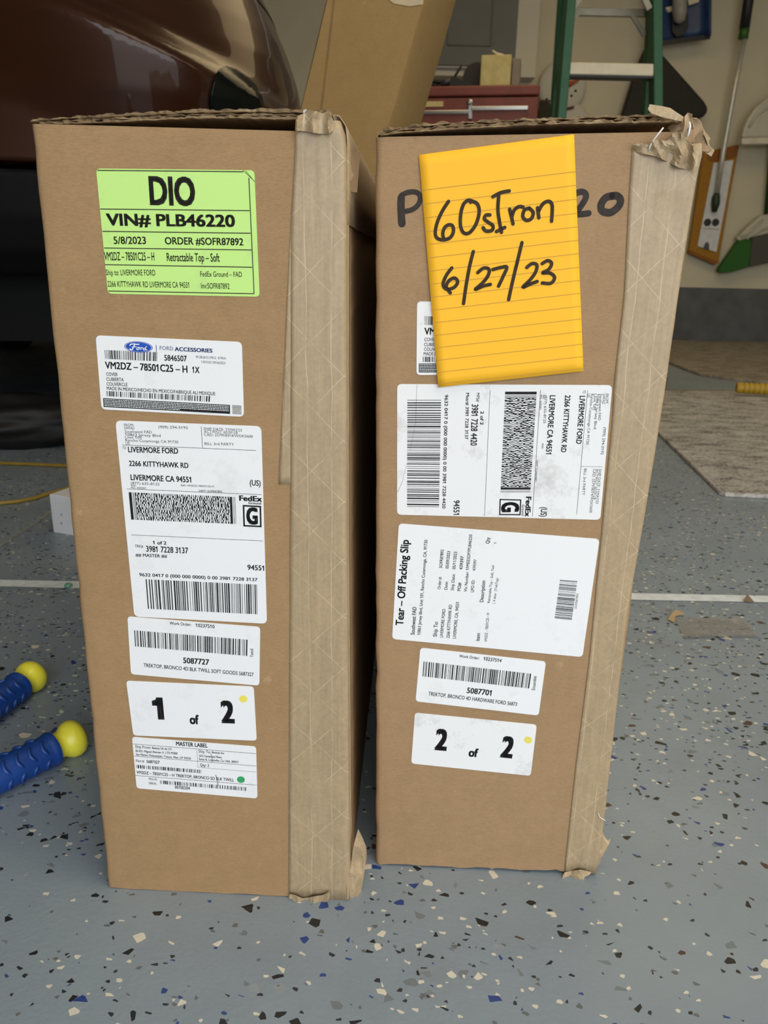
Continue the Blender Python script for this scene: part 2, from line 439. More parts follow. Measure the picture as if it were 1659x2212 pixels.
class Printer:
    """Lays print (text, bars, rules) on a Face; positions are read off the photograph and land on that face."""
    def __init__(s, face, region, outw, lift):
        s.f = face; s.x0, s.y0 = region[0], region[1]; s.k = (region[2] - region[0]) / outw; s.lift = lift; s.mb = MB()
    def region(s, region, outw):
        s.x0, s.y0 = region[0], region[1]; s.k = (region[2] - region[0]) / outw
    def uv(s, p): return V((*s.f.uv(s.x0 + p[0] * s.k, s.y0 + p[1] * s.k), 0))
    def P(s, uv, extra=0.0): return s.f.at((uv[0], uv[1]), s.lift + extra)
    def text(s, st, x0, y0, x1, y1, cap, bold=0.0, mb=None):
        mb = mb or s.mb
        a, b = s.uv((x0, y0)), s.uv((x1, y1))
        d = b - a; L = d.length; d = d / L; up = V((-d.y, d.x, 0))
        # length of cap on the face along the up direction
        q = s.uv((x0 + up.x * cap, y0 - up.y * cap)); ch = (q - a).dot(up)
        vs, fs = glyph_mesh(st, 0.0)
        b_ = max(0.0, bold * 0.95 + 0.007)      # heavier weights are struck several times, slightly shifted
        if b_ > 0.004:
            n_ = len(vs)
            off = [(-b_, -b_ * .6), (b_, b_ * .6), (-b_, b_ * .6), (b_, -b_ * .6)]
            fs = [tuple(i + k * n_ for i in f) for k in range(4) for f in fs]
            vs = [(p[0] + dx, p[1] + dy) for dx, dy in off for p in vs]
        xs = [p[0] for p in vs]; mn, mx = min(xs), max(xs)
        sx = L / max(mx - mn, 1e-6); sy = ch / CAPH
        mb.add([s.P(a + d * ((p[0] - mn) * sx) + up * (p[1] * sy)) for p in vs], fs)
    def line(s, x0, y0, x1, y1, w, mb=None):
        a, b = s.uv((x0, y0)), s.uv((x1, y1)); d = (b - a).normalized(); up = V((-d.y, d.x, 0)) * (w * 0.5 * s.k * 0.000345)
        (mb or s.mb).quad(*[s.P(q) for q in (a - up, b - up, b + up, a + up)])
    def bil(s, Q, u, v):
        a, b, c, d = Q
        return (a * (1 - u) + b * u) * (1 - v) + (d * (1 - u) + c * u) * v
    def cell(s, Q, u0, u1, v0, v1, mb=None):
        (mb or s.mb).quad(*[s.P(s.bil(Q, u, v)) for u, v in ((u0, v1), (u1, v1), (u1, v0), (u0, v0))])
    def quadmark(s, pts, mb=None): s.cell([s.uv(p) for p in pts], 0, 1, 0, 1, mb)
    def barcode(s, pts, n, seed, mb=None):
        Q = [s.uv(p) for p in pts]; rn = random.Random(seed)
        mods = []; x = 0
        while len(mods) < n:
            w = rn.choice([1, 1, 1, 2, 2, 3]); g = rn.choice([1, 1, 2, 2, 3]); mods.append((x, w)); x += w + g
        tot = mods[-1][0] + mods[-1][1]
        for (p, w) in mods: s.cell(Q, p / tot, (p + w * 0.92) / tot, 0, 1, mb)
    def stacked(s, pts, cols, rows, seed):
        Q = [s.uv(p) for p in pts]; rn = random.Random(seed)
        s.cell(Q, 0, .026, 0, 1); s.cell(Q, .945, .968, 0, 1)
        for k, u in enumerate((.034, .042, .050)): s.cell(Q, u, u + .0035, 0, 1)
        for k, u in enumerate((.976, .985, .994)): s.cell(Q, u, u + .003, 0, 1)
        for r in range(rows):
            u = .058
            while u < .94:
                w = rn.choice([1, 1, 1, 2, 2, 3]) * .0062; g = rn.choice([1, 1, 2, 2]) * .0062
                s.cell(Q, u, min(u + w, .943), r / rows, (r + 1) / rows); u += w + g
    def disc(s, x, y, rx, ry, mb, n=24, tilt=0.0, extra=0.0):
        c = s.uv((x, y)); ax = s.uv((x + rx, y + rx * tilt)) - c; ay = s.uv((x, y - ry)) - c
        mb.add([s.P(c + ax * math.cos(2 * math.pi * k / n) + ay * math.sin(2 * math.pi * k / n), extra) for k in range(n)], [tuple(range(n))])
    def ring(s, x, y, rx, ry, w, mb, n=32, tilt=0.0, extra=0.0):
        c = s.uv((x, y)); ax = s.uv((x + rx, y + rx * tilt)) - c; ay = s.uv((x, y - ry)) - c
        r2 = 1 - w; vs = []
        for k in range(n):
            a = 2 * math.pi * k / n
            for r in (1, r2): vs.append(s.P(c + (ax * math.cos(a) + ay * math.sin(a)) * r, extra))
        mb.add(vs, [(2 * k, (2 * k + 2) % (2 * n), (2 * k + 3) % (2 * n), 2 * k + 1) for k in range(n)])
    def stroke(s, pts, w, mb=None, extra=0.0, closed=False, per=6):
        """a pen stroke: smooth ribbon through points, round ends"""
        P = [s.uv(p) for p in pts]; w = w * s.k * 0.000345 * 0.5
        out = []
        n = len(P)
        for i in range(n - 1):
            p0 = P[max(i - 1, 0)]; p1 = P[i]; p2 = P[i + 1]; p3 = P[min(i + 2, n - 1)]
            for k in range(per):
                t = k / per
                out.append(0.5 * ((2 * p1) + (p2 - p0) * t + (2 * p0 - 5 * p1 + 4 * p2 - p3) * t * t + (3 * p1 - p0 - 3 * p2 + p3) * t ** 3))
        out.append(P[-1])
        L, R = [], []
        for i, p in enumerate(out):
            d = out[min(i + 1, len(out) - 1)] - out[max(i - 1, 0)]
            d = d.normalized() if d.length > 1e-9 else V((1, 0, 0)); nn = V((-d.y, d.x, 0)) * w
            L.append(p + nn); R.append(p - nn)
        vs = [s.P(q, extra) for q in L] + [s.P(q, extra) for q in R]; m = len(L)
        mb = mb or s.mb
        mb.add(vs, [(m + i, m + i + 1, i + 1, i) for i in range(m - 1)])
        for e in (out[0], out[-1]):
            mb.add([s.P(e + V((math.cos(a), math.sin(a), 0)) * w, extra + 0.00001) for a in [2 * math.pi * k / 12 for k in range(12)]], [tuple(range(12))])

def rounded(face, quad, rad, seg=5):
    """rounded quad outline on a face, from photo corner positions TL,TR,BR,BL"""
    Q = [V((*face.uv(*p), 0)) for p in quad]; out = []
    for i in range(4):
        p, a, b = Q[i], Q[i - 1], Q[(i + 1) % 4]
        da, db = (a - p).normalized(), (b - p).normalized()
        s, e = p + da * rad, p + db * rad
        for k in range(seg + 1):
            t = k / seg; out.append((s * (1 - t) + p * t) * (1 - t) + (p * (1 - t) + e * t) * t)
    return out
def sticker(name, face, quad, rad, m, parent, lift=0.0001, thick=0.00022, label=None):
    R = rounded(face, quad, rad)
    mb = MB(); mb.prism([face.at((p.x, p.y), lift) for p in R], -face.n * thick)
    o = mb.build(name, m, parent); fix_normals(o)
    if label: o['label'] = label
    return o
LIFT = 0.00042

# ------------------------------------------------------------------ the two cartons
def carton_walls(face, quad, depth, m, parent, rad=0.0045, seed=1, ragged=0.0022):
    """four walls as one tube with rounded corners; front outline from the quad TL,TR,BR,BL"""
    TL, TR, BR, BL = [V((*face.uv(*p), 0)) for p in quad]
    rows = 46; prof = []
    w = 0.2; ru, rd = rad / w, rad / depth
    def corner(cu, cd, a0):
        return [(cu + ru * math.cos(math.radians(a0 + k * 22.5)), cd + rd * math.sin(math.radians(a0 + k * 22.5))) for k in range(5)]
    prof += corner(ru, rd, 180) ; prof += [(ru + (1 - 2 * ru) * k / 24, 0) for k in range(1, 24)]
    prof += corner(1 - ru, rd, 270); prof += [(1, rd + (1 - 2 * rd) * k / 8) for k in range(1, 8)]
    prof += corner(1 - ru, 1 - rd, 0); prof += [(1 - ru - (1 - 2 * ru) * k / 8, 1) for k in range(1, 8)]
    prof += corner(ru, 1 - rd, 90); prof += [(0, 1 - rd - (1 - 2 * rd) * k / 8) for k in range(1, 8)]
    n = len(prof); vs = []
    rn = random.Random(seed)
    for r in range(rows + 1):
        t = r / rows
        for i, (u, dd) in enumerate(prof):
            l = BL * (1 - t) + TL * t; rr = BR * (1 - t) + TR * t
            p = l * (1 - u) + rr * u
            q = face.at((p.x, p.y)) + face.back * (dd * depth)
            cornerish = min(abs(u), abs(1 - u)) < ru * 1.01
            if cornerish:
                k = mnoise.noise(V((u * 9 + seed, dd * 9, t * 26))) * 0.0011 + mnoise.noise(V((u * 9 + seed, dd * 9, t * 90))) * 0.0005
                q += (face.u if u < 0.5 else -face.u) * max(k, -0.0004)
            if r == 0:
                q.z = max(0.0004, q.z + ragged * (0.5 + mnoise.noise(V((u * 14 + seed * 3, dd * 8, 2.0))) * 0.9 + rn.uniform(-.25, .25)))
            vs.append(q)
    fs = [(r * n + i, r * n + (i + 1) % n, (r + 1) * n + (i + 1) % n, (r + 1) * n + i) for r in range(rows) for i in range(n)]
    o = obj('carton_walls', vs, fs, m, parent, smooth=True)
    fix_normals(o)
    sm = o.modifiers.new('thickness', 'SOLIDIFY'); sm.thickness = 0.004; sm.offset = -1.0
    es = o.modifiers.new('rim', 'EDGE_SPLIT'); es.split_angle = math.radians(50)
    return o, (TL, TR, BR, BL)
def interp(pts, x):
    for (a, ya), (b, yb) in zip(pts, pts[1:]):
        if a <= x <= b: return ya + (yb - ya) * (x - a) / (b - a)
    return pts[0][1] if x < pts[0][0] else pts[-1][1]
def flap(face, topc, botc, x0, x1, depth, m, parent, seed, fore=0.0, rag=0.0012):
    """a lid flap seen edge-on: its front edge runs between two curves (photo px), it runs back over the carton"""
    n = 90; vs = []; nd = 5
    for i in range(n + 1):
        x = x0 + (x1 - x0) * i / n
        zt = face.uv(x, interp(topc, x)); zb = face.uv(x, interp(botc, x))
        j1 = mnoise.noise(V((x * 0.05, seed * 7.3, 0))) * rag + mnoise.noise(V((x * 0.21, seed * 3.1, 4))) * rag * 0.7
        j2 = mnoise.noise(V((x * 0.05, seed * 5.3, 9))) * rag * 0.5
        f = fore + mnoise.noise(V((x * 0.09, seed * 1.7, 2))) * 0.0022
        for k in range(nd):
            dk = (k / (nd - 1)) ** 2 * depth
            sink = (k / (nd - 1)) * 0.0
            g = f if k == 0 else 0.0
            base = face.o + face.u * zt[0] + face.back * (dk - g)
            vs.append(base + face.v * (zt[1] + (j1 if k < 2 else 0) - sink))
            vs.append(face.o + face.u * zb[0] + face.back * (dk - g) + face.v * (zb[1] + (j2 if k < 2 else 0) - sink))
    fs = []; w = nd * 2; mi = []
    for i in range(n):
        b = i * w; c = b + w
        fs.append((b, b + 1, c + 1, c)); mi.append(1)
        for k in range(nd - 1):
            fs.append((b + 2 * k, c + 2 * k, c + 2 * k + 2, b + 2 * k + 2)); mi.append(0)
            fs.append((b + 2 * k + 1, b + 2 * k + 3, c + 2 * k + 3, c + 2 * k + 1)); mi.append(0)
        e = w - 2
        fs.append((b + e, c + e, c + e + 1, b + e + 1)); mi.append(0)
    for b in (0, n * w):
        for k in range(nd - 1):
            fs.append((b + 2 * k, b + 2 * k + 2, b + 2 * k + 3, b + 2 * k + 1)); mi.append(0)
    o = obj('top_flap', vs, fs, None, parent, mats=[m, M_EDGE], midx=mi)
    return fix_normals(o)
def inset_flap(face, corners, zdrop, depth, m, parent, name):
    TL, TR, BR, BL = corners; mb = MB()
    a = face.at((TL.x + .006, TL.y - zdrop)); b = face.at((TR.x - .006, TR.y - zdrop))
    mb.prism([a + face.back * .008, b + face.back * .008, b + face.back * depth, a + face.back * depth], (0, 0, 0.004))
    return fix_normals(mb.build(name, m, parent))
def tape_patch(name, face, left, right, y0, y1, m, parent, lift, rows=60, cols=14, puff=None, wrap=0.0, thick=0.00025):
    """tape lying on the front: left/right edge curves as (y, x) in photo px; may wrap round the right corner by 'wrap' metres"""
    vs = []; uvs = []
    for r in range(rows + 1):
        y = y0 + (y1 - y0) * r / rows
        a = V((*face.uv(interp(left, y), y), 0)); b = V((*face.uv(interp(right, y), y), 0))
        for c in range(cols + 1):
            p = a * (1 - c / cols) + b * (c / cols)
            e = lift + 0.0004 * (mnoise.noise(V((p.x * 60, p.y * 60, 3))) ** 2)
            e += 0.0005 * max(0, mnoise.noise(V((p.x * 160, p.y * 22, 7))))
            if puff: e += max(0.0, puff(c / cols, r / rows, p))
            vs.append(face.at((p.x, p.y), e)); uvs.append((p.x, p.y))
        if wrap > 0:
            last = vs[-1]
            for k, (ox, oy) in enumerate(((0.0012, 0.0006), (0.0020, 0.0025), (0.0022, 0.005), (0.0022, 0.012), (0.0023, wrap * 0.5), (0.0023, wrap))):
                vs.append(last + face.u * (ox + 0.0003 * mnoise.noise(V((k * 3.0, y * .05, 1)))) + face.back * oy); uvs.append((b.x + oy, b.y))
    w = cols + 1 + (6 if wrap > 0 else 0)
    fs = [(r * w + c, (r + 1) * w + c, (r + 1) * w + c + 1, r * w + c + 1) for r in range(rows) for c in range(w - 1)]
    o = obj(name, vs, fs, m, parent, smooth=True, uvs=uvs)
    sm = o.modifiers.new('thickness', 'SOLIDIFY'); sm.thickness = thick; sm.offset = 0
    return o
def scrap(name, face, poly, region, outw, depth_fn, m, parent, crump=0.0015, back=None, div=3, smooth=False, seed=0):
    """a crumpled torn piece of tape: outline in photo px, its own distance in front of or behind the face, real crinkles"""
    k = (region[2] - region[0]) / outw
    P = [(region[0] + x * k, region[1] + y * k) for x, y in poly]
    bm = bmesh.new()
    bvs = [bm.verts.new((p[0], p[1], 0)) for p in P]; bm.faces.new(bvs)
    bmesh.ops.triangulate(bm, faces=bm.faces[:], quad_method='BEAUTY', ngon_method='BEAUTY')
    for _ in range(div):
        bmesh.ops.subdivide_edges(bm, edges=bm.edges[:], cuts=1, use_grid_fill=True)
        bmesh.ops.triangulate(bm, faces=bm.faces[:])
    bm.verts.ensure_lookup_table()
    cx = sum(p[0] for p in P) / len(P); cy = sum(p[1] for p in P) / len(P)
    vs = []; uvs = []
    for v in bm.verts:
        x, y = v.co.x, v.co.y
        e = depth_fn(x, y)
        e += crump * (1.0 - 3.2 * abs(mnoise.noise(V((x * .028, y * .020, seed))))) + crump * 0.35 * (0.5 - abs(mnoise.noise(V((x * .075, y * .06, seed + 5)))))
        d = ray(x, y)
        t = (face.o - face.n * e - CAM).dot(face.n) / d.dot(face.n)
        vs.append(CAM + d * t); u = face.uv(x, y); uvs.append(u)
    fs = [tuple(v.index for v in f.verts) for f in bm.faces]
    bm.free()
    o = obj(name, vs, fs, m, parent, smooth=smooth, uvs=uvs)
    sm = o.modifiers.new('thickness', 'SOLIDIFY'); sm.thickness = 0.0004; sm.offset = 0
    return o
def strand(face, pts, region, outw, e, r, parent):
    k = (region[2] - region[0]) / outw; mb = MB()
    mb.tube([face.px(region[0] + x * k, region[1] + y * k, ee) for (x, y), ee in zip(pts, e)], r, 6)
    return mb.build('loose_strand', M_THREAD, parent, smooth=True)

# ===== left carton
FL = Face((-0.2265, 0.522, 0.0), math.radians(-2.0), 0.0)
QL = [(64, 267), (741, 286), (752, 1945), (232, 1920)]
boxL = thing('cardboard_box', (-0.13, 0.522, 0), 'tall brown cardboard box on the left with a green label above five white labels', 'cardboard box')
DEP = 0.72
_, CL = carton_walls(FL, QL, DEP, M_CARD, boxL, seed=1)
mb = MB(); a, b = FL.at((CL[3].x + .006, .004)), FL.at((CL[2].x - .006, .004))
mb.prism([a + FL.back * .008, b + FL.back * .008, b + FL.back * (DEP - .008), a + FL.back * (DEP - .008)], (0, 0, .004))
fix_normals(mb.build('bottom_panel', M_CARD, boxL))
topL = [(66, 262), (90, 257.5), (134, 253), (264, 246), (414, 238), (526, 235.5), (645, 237)]
botL = [(66, 265), (96, 268), (152, 267.5), (264, 263), (414, 255.5), (526, 255.5), (645, 258.5)]
def between(k0): return [(x, y + (interp(botL, x) - y) * k0) for x, y in topL]
flap(FL, between(0.0), between(0.30), 66, 712, 0.7, M_CARD, boxL, 1, 0.0005)
flap(FL, between(0.37), between(0.62), 72, 712, 0.7, M_CARD, boxL, 2, -0.001)
flap(FL, between(0.70), between(0.98), 84, 712, 0.7, M_CARD, boxL, 3, -0.0005)
inset_flap(FL, CL, 0.010, 0.55, M_CARD, boxL, 'inner_flap')
# tape down the right corner
def puffL(u, t, p):
    k = max(0.0, 1 - t / 0.06)
    return k * 0.0035 * (0.5 + mnoise.noise(V((p.x * 120, p.y * 120, 1)))) + 0.0006 * max(0, mnoise.noise(V((p.x * 220, p.y * 9, 2)))) * (u > 0.55)
rightL = [(245, 722), (300, 739), (330, 740), (1150, 742), (1700, 748), (1950, 752)]
tape_patch('corner_tape', FL, [(245, 650), (258, 643), (300, 639), (480, 629), (1050, 628), (1400, 626), (1950, 623.5)], rightL, 262, 1943, M_TAPE, boxL, 0.00045, puff=puffL, wrap=0.022)
tape_patch('tape_strip', FL, [(290, 639), (480, 628), (1045, 602)], [(290, 646), (480, 636), (1048, 633)], 300, 1046, M_TAPE, boxL, 0.0002, rows=40, cols=4)
RG = [600, 210, 880, 560]
fr = lambda e0, e1, xa, xb: (lambda x, y: e0 + (e1 - e0) * (x - xa) / (xb - xa))
scrap('torn_tape', FL, [(232, 300), (255, 240), (340, 205), (420, 182), (500, 180), (580, 208), (640, 178), (665, 182), (690, 250), (738, 345), (705, 430), (640, 470), (530, 470), (380, 440), (225, 425)], RG, 1659, fr(.0045, .0035, 640, 720), M_TAPE, boxL, 0.0026, seed=3)
scrap('torn_tape', FL, [(690, 215), (760, 245), (860, 345), (872, 470), (890, 620), (896, 760), (886, 930), (895, 1000), (930, 1010), (955, 970), (968, 990), (932, 1078), (868, 1005), (845, 830), (812, 560), (740, 440), (745, 350)], RG, 1659, fr(-.004, -.026, 720, 765), M_TAPE, boxL, 0.0016, seed=9)
scrap('clear_tape', FL, [(890, 600), (960, 690), (1055, 710), (1040, 860), (1012, 1220), (880, 1200), (890, 900)], RG, 1659, fr(-.024, -.046, 745, 778), M_TAPE_IN, boxL, 0.0006, seed=4)
for pts in ([(345, 215), (352, 190), (362, 165)], [(352, 220), (366, 195), (375, 170)], [(340, 225), (345, 205), (340, 175)]):
    strand(FL, pts, RG, 1659, (.004, .004, .003), .00018, boxL)
# top edge tape running back along the right side
mb = MB(); n = 24; vs = []; uvs = []
for i in range(n + 1):
    dd = 0.004 + 0.62 * i / n
    for k, (ou, oz) in enumerate(((-0.035, 0.0095), (-0.012, 0.0108), (-0.003, 0.0090), (0.0008, 0.004), (0.0018, -0.004), (0.0018, -0.03), (0.0017, -0.052))):
        q = FL.at((CL[1].x + ou, CL[1].y + oz)) + FL.back * dd
        q += V((0, 0, 1)) * 0.0012 * mnoise.noise(V((dd * 30, k * .7, 2))) + FL.u * 0.0008 * abs(mnoise.noise(V((dd * 40, k * .9, 5))))
        vs.append(q); uvs.append((k * 0.02, dd))
o = obj('seam_tape', vs, [(i * 7 + k, (i + 1) * 7 + k, (i + 1) * 7 + k + 1, i * 7 + k + 1) for i in range(n) for k in range(6)], M_TAPE, boxL, smooth=True, uvs=uvs)
sm = o.modifiers.new('thickness', 'SOLIDIFY'); sm.thickness = 0.0005
# torn tape at the foot
RB = [560, 1700, 860, 1980]
scrap('torn_tape', FL, [(1182, 500), (1240, 620), (1275, 710), (1281, 830), (1262, 950), (1240, 1130), (1222, 1200), (1216, 1330), (1120, 1350), (1040, 1340), (960, 1312), (860, 1245), (960, 1185), (1062, 1150), (1098, 900), (1130, 690)], RB, 1659,
      lambda x, y: -0.002 - 0.010 * max(0, (x - 752) / 40) , M_TAPE, boxL, 0.003, seed=12)
scrap('torn_tape', FL, [(360, 1280), (420, 1290), (520, 1330), (640, 1310), (760, 1290), (840, 1250), (845, 1300), (820, 1360), (740, 1400), (600, 1400), (500, 1385), (440, 1370), (430, 1440), (415, 1425), (400, 1340), (355, 1330)], RB, 1659,
      lambda x, y: 0.003, M_TAPE, boxL, 0.002, seed=15)

def labels_left():
    f = FL
    RGN = [190, 350, 580, 660]; K = 390 / 1659
    q = lambda R, ow, pts: [(R[0] + x * (R[2] - R[0]) / ow, R[1] + y * (R[2] - R[0]) / ow) for x, y in pts]
    # green
    g = sticker('green_label', f, q(RGN, 1659, [(76, 60), (1530, 76), (1578, 1238), (185, 1210)]), 0.0028, M_GREEN, boxL, label='bright green paper label')
    p = Printer(f, RGN, 1659, LIFT)
    for l in ((90, 77, 1430, 90), (1480, 145, 1528, 1210), (115, 432, 1487, 447), (135, 637, 1497, 655), (150, 790, 1505, 808), (160, 943, 1510, 967), (190, 1185, 1528, 1210)): p.line(*l, 7)
    p.line(1425, 75, 1530, 175, 4); p.line(1450, 78, 1535, 185, 3)
    p.text('DIO', 572, 388, 992, 398, 250, .035)
    p.text('VIN# PLB46220', 175, 582, 1355, 595, 106, .03)
    p.text('5/8/2023', 240, 752, 537, 753, 66, .012)
    p.text('ORDER #SOFR87892', 710, 755, 1430, 766, 64, .015)
    p.text('VM2DZ \u2013 78501C25 \u2013 H', 155, 902, 615, 905, 74, .008)
    p.text('Retractable Top \u2013 Soft', 728, 910, 1213, 916, 74, .008)
    p.text('Ship to: LIVERMORE FORD', 170, 1040, 622, 1043, 52, 0)
    p.text('FedEx Ground \u2013 FAD', 1035, 1052, 1417, 1057, 48, 0)
    p.text('2266 KITTYHAWK RD LIVERMORE CA 94551', 185, 1145, 932, 1156, 52, 0)
    p.text('Inv:SOFR87892', 1042, 1161, 1303, 1166, 50, 0)
    p.mb.build('print', M_INKW, g)
    # parts label
    RGN = [190, 710, 540, 920]
    g = sticker('parts_label', f, q(RGN, 1659, [(80, 67), (1577, 135), (1598, 902), (140, 825)]), 0.0035, M_WHITE, boxL, label='white label with a blue oval')
    p = Printer(f, RGN, 1659, LIFT)
    parts_print(p, g)
    # shipping
    RGN = [240, 900, 590, 1160]
    g = sticker('shipping_label', f, [(249.5, 908), (564.5, 920.5), (576.8, 1347), (290.5, 1331.5)], 0.004, M_WHITE, boxL, label='tall white shipping label')
    p = Printer(f, RGN, 1659, LIFT)
    c = 27
    for s, x0, y0, x1, y1 in (('FROM:', 135, 98, 238, 99), ('SWFAD', 138, 129, 243, 131), ('Southwest FAD', 143, 164, 420, 170), ('10863 Jersey Blvd', 146, 195, 510, 207), ('Unit 101', 148, 223, 312, 228), ('Rancho Cucamonga CA 91730', 150, 253, 690, 272), ('US', 152, 284, 193, 286), ('(909) 294-5192', 487, 117, 788, 126), ('SHIP DATE: 11MAY23', 950, 135, 1340, 151), ('ACTWGT: 60.00 LB', 952, 164, 1298, 176), ('CAD: 257918314/WSXI3600', 953, 195, 1453, 215), ('BILL 3rd PARTY', 960, 288, 1260, 296)):
        p.text(s, x0, y0, x1, y1, c, -.004)
    p.line(925, 100, 937, 318, 4); p.line(118, 288, 1487, 345, 4); p.line(163, 738, 1540, 797, 4)
    p.text('TO', 120, 330, 157, 332, 27, 0)
    p.text('LIVERMORE FORD', 178, 362, 690, 378, 56, .02); p.text('2266 KITTYHAWK RD', 187, 502, 795, 525, 52, .018); p.text('LIVERMORE CA 94551', 203, 647, 823, 672, 56, .02)
    p.text('(877) 635-8125', 205, 691, 497, 703, 26, -.004); p.text('INV:', 208, 712, 262, 714, 16, 0); p.text('PO: 439397', 208, 735, 362, 741, 18, 0)
    p.text('REF: VM2DZ-78501C25-H', 718, 711, 1055, 722, 18, 0); p.text('DEPT: SOFR87892', 902, 767, 1138, 776, 20, 0); p.text('(US)', 1420, 700, 1532, 710, 56, .012)
    p.stacked([(182, 772), (1275, 822), (1285, 1098), (208, 1052)], 100, 15, 5)
    p.text('FedEx', 1313, 858, 1547, 868, 52, .035); p.text('Ground', 1407, 893, 1537, 899, 24, .02)
    for l in ((1350, 910, 1537, 920), (1356, 1115, 1542, 1123), (1357, 905, 1364, 1122), (1529, 915, 1534, 1128)): p.line(*l, 16)
    p.text('G', 1387, 1092, 1505, 1097, 158, .05)
    p.region([260, 1140, 600, 1360], 1659)
    p.line(117, 73, 1505, 137, 4)
    p.text('1 of 2', 345, 171, 488, 177, 34, .02); p.text('TRK#', 155, 204, 243, 208, 28, 0); p.text('3981 7228 3137', 275, 249, 718, 269, 60, .012); p.text('## MASTER ##', 163, 300, 495, 314, 32, .012)
    p.text('94551', 1340, 440, 1517, 450, 52, .015); p.text('9632 0417 0 (000 000 0000) 0 00 3981 7228 3137', 202, 508, 1447, 562, 33, .012)
    p.barcode([(268, 540), (1440, 597), (1445, 910), (293, 852)], 56, 11)
    p.mb.build('print', M_INK, g)
    # work order
    RGN = [260, 1320, 580, 1600]
    g = sticker('work_order_label', f, q(RGN, 1659, [(80, 57), (1567, 175), (1557, 833), (120, 705)]), 0.003, M_WHITE, boxL)
    p = Printer(f, RGN, 1659, LIFT)
    work_print(p, g, 0)
    g = sticker('count_label', f, q(RGN, 1659, [(66, 777), (1494, 842), (1528, 1450), (146, 1390)]), 0.003, M_WHITE, boxL)
    p = Printer(f, RGN, 1659, LIFT)
    p.text('1', 372, 1200, 495, 1204, 228, .045); p.text('of', 780, 1258, 884, 1262, 97, .04); p.text('2', 1132, 1241, 1284, 1247, 232, .045)
    p.mb.build('print', M_INK, g)
    mb = MB(); p.disc(1378, 982, 46, 40, mb, tilt=.05); mb.build('dot', M_YDOT, g)['label'] = 'yellow dot'
    # master
    RGN = [270, 1580, 570, 1740]
    g = sticker('master_label', f, q(RGN, 1659, [(85, 61), (1567, 177), (1583, 799), (140, 676)]), 0.003, M_WHITE, boxL)
    p = Printer(f, RGN, 1659, LIFT)
    p.text('MASTER LABEL', 612, 164, 990, 190, 46, .02)
    for l in ((97, 145, 1565, 262), (105, 290, 1570, 410), (122, 522, 1573, 638)): p.line(*l, 5)
    for l in ((860, 215, 872, 425), (872, 425, 1570, 482)): p.line(*l, 3)
    for s, x0, y0, x1, y1, c, b in (('Ship From:', 125, 193, 312, 206, 33, 0), ('Bestop SA de CV.', 328, 205, 565, 222, 25, .012), ('BLVD. Miguel Aleman V. LT5 M300', 130, 240, 630, 272, 25, .012), ('San Mateo Otzacatipan. Toluca, Mex. CP 50220', 133, 281, 790, 332, 24, .012), ('Ship To:', 880, 249, 1027, 261, 33, 0), ('Bestop Inc', 1040, 257, 1187, 268, 24, .012), ('333 Centennial Pkwy', 887, 299, 1158, 318, 25, .012), ('Suite B, Louisville, Co USA. 80027', 885, 338, 1360, 375, 24, .012), ('Part #', 135, 360, 232, 367, 30, 0), ('5687327', 260, 371, 417, 383, 34, .015), ('Qty: 2', 898, 412, 1007, 421, 33, .005), ('VM2DZ \u2013 78501C25 \u2013 H TREKTOP, BRONCO 5D BLK TWILL', 140, 500, 1303, 595, 34, .012), ('PKG ID', 288, 575, 385, 583, 24, 0), ('SERIAL', 288, 625, 383, 633, 24, 0), ('00700204', 597, 679, 778, 693, 36, .01)):
        p.text(s, x0, y0, x1, y1, c, b)
    p.barcode([(135, 395), (912, 455), (910, 497), (140, 435)], 40, 21); p.barcode([(420, 580), (1450, 662), (1447, 707), (425, 622)], 52, 22)
    p.mb.build('print', M_INK, g)
    mb = MB(); p.disc(1386, 572, 47, 39, mb, tilt=.06); mb.build('dot', M_GDOT, g)['label'] = 'green dot'
    mb = MB(); p.stroke([(1030, 270), (1045, 340), (1040, 360)], 14, mb); p.stroke([(1085, 520), (1100, 560), (1115, 650)], 16, mb); mb.build('smudge', M_GREYINK, g)

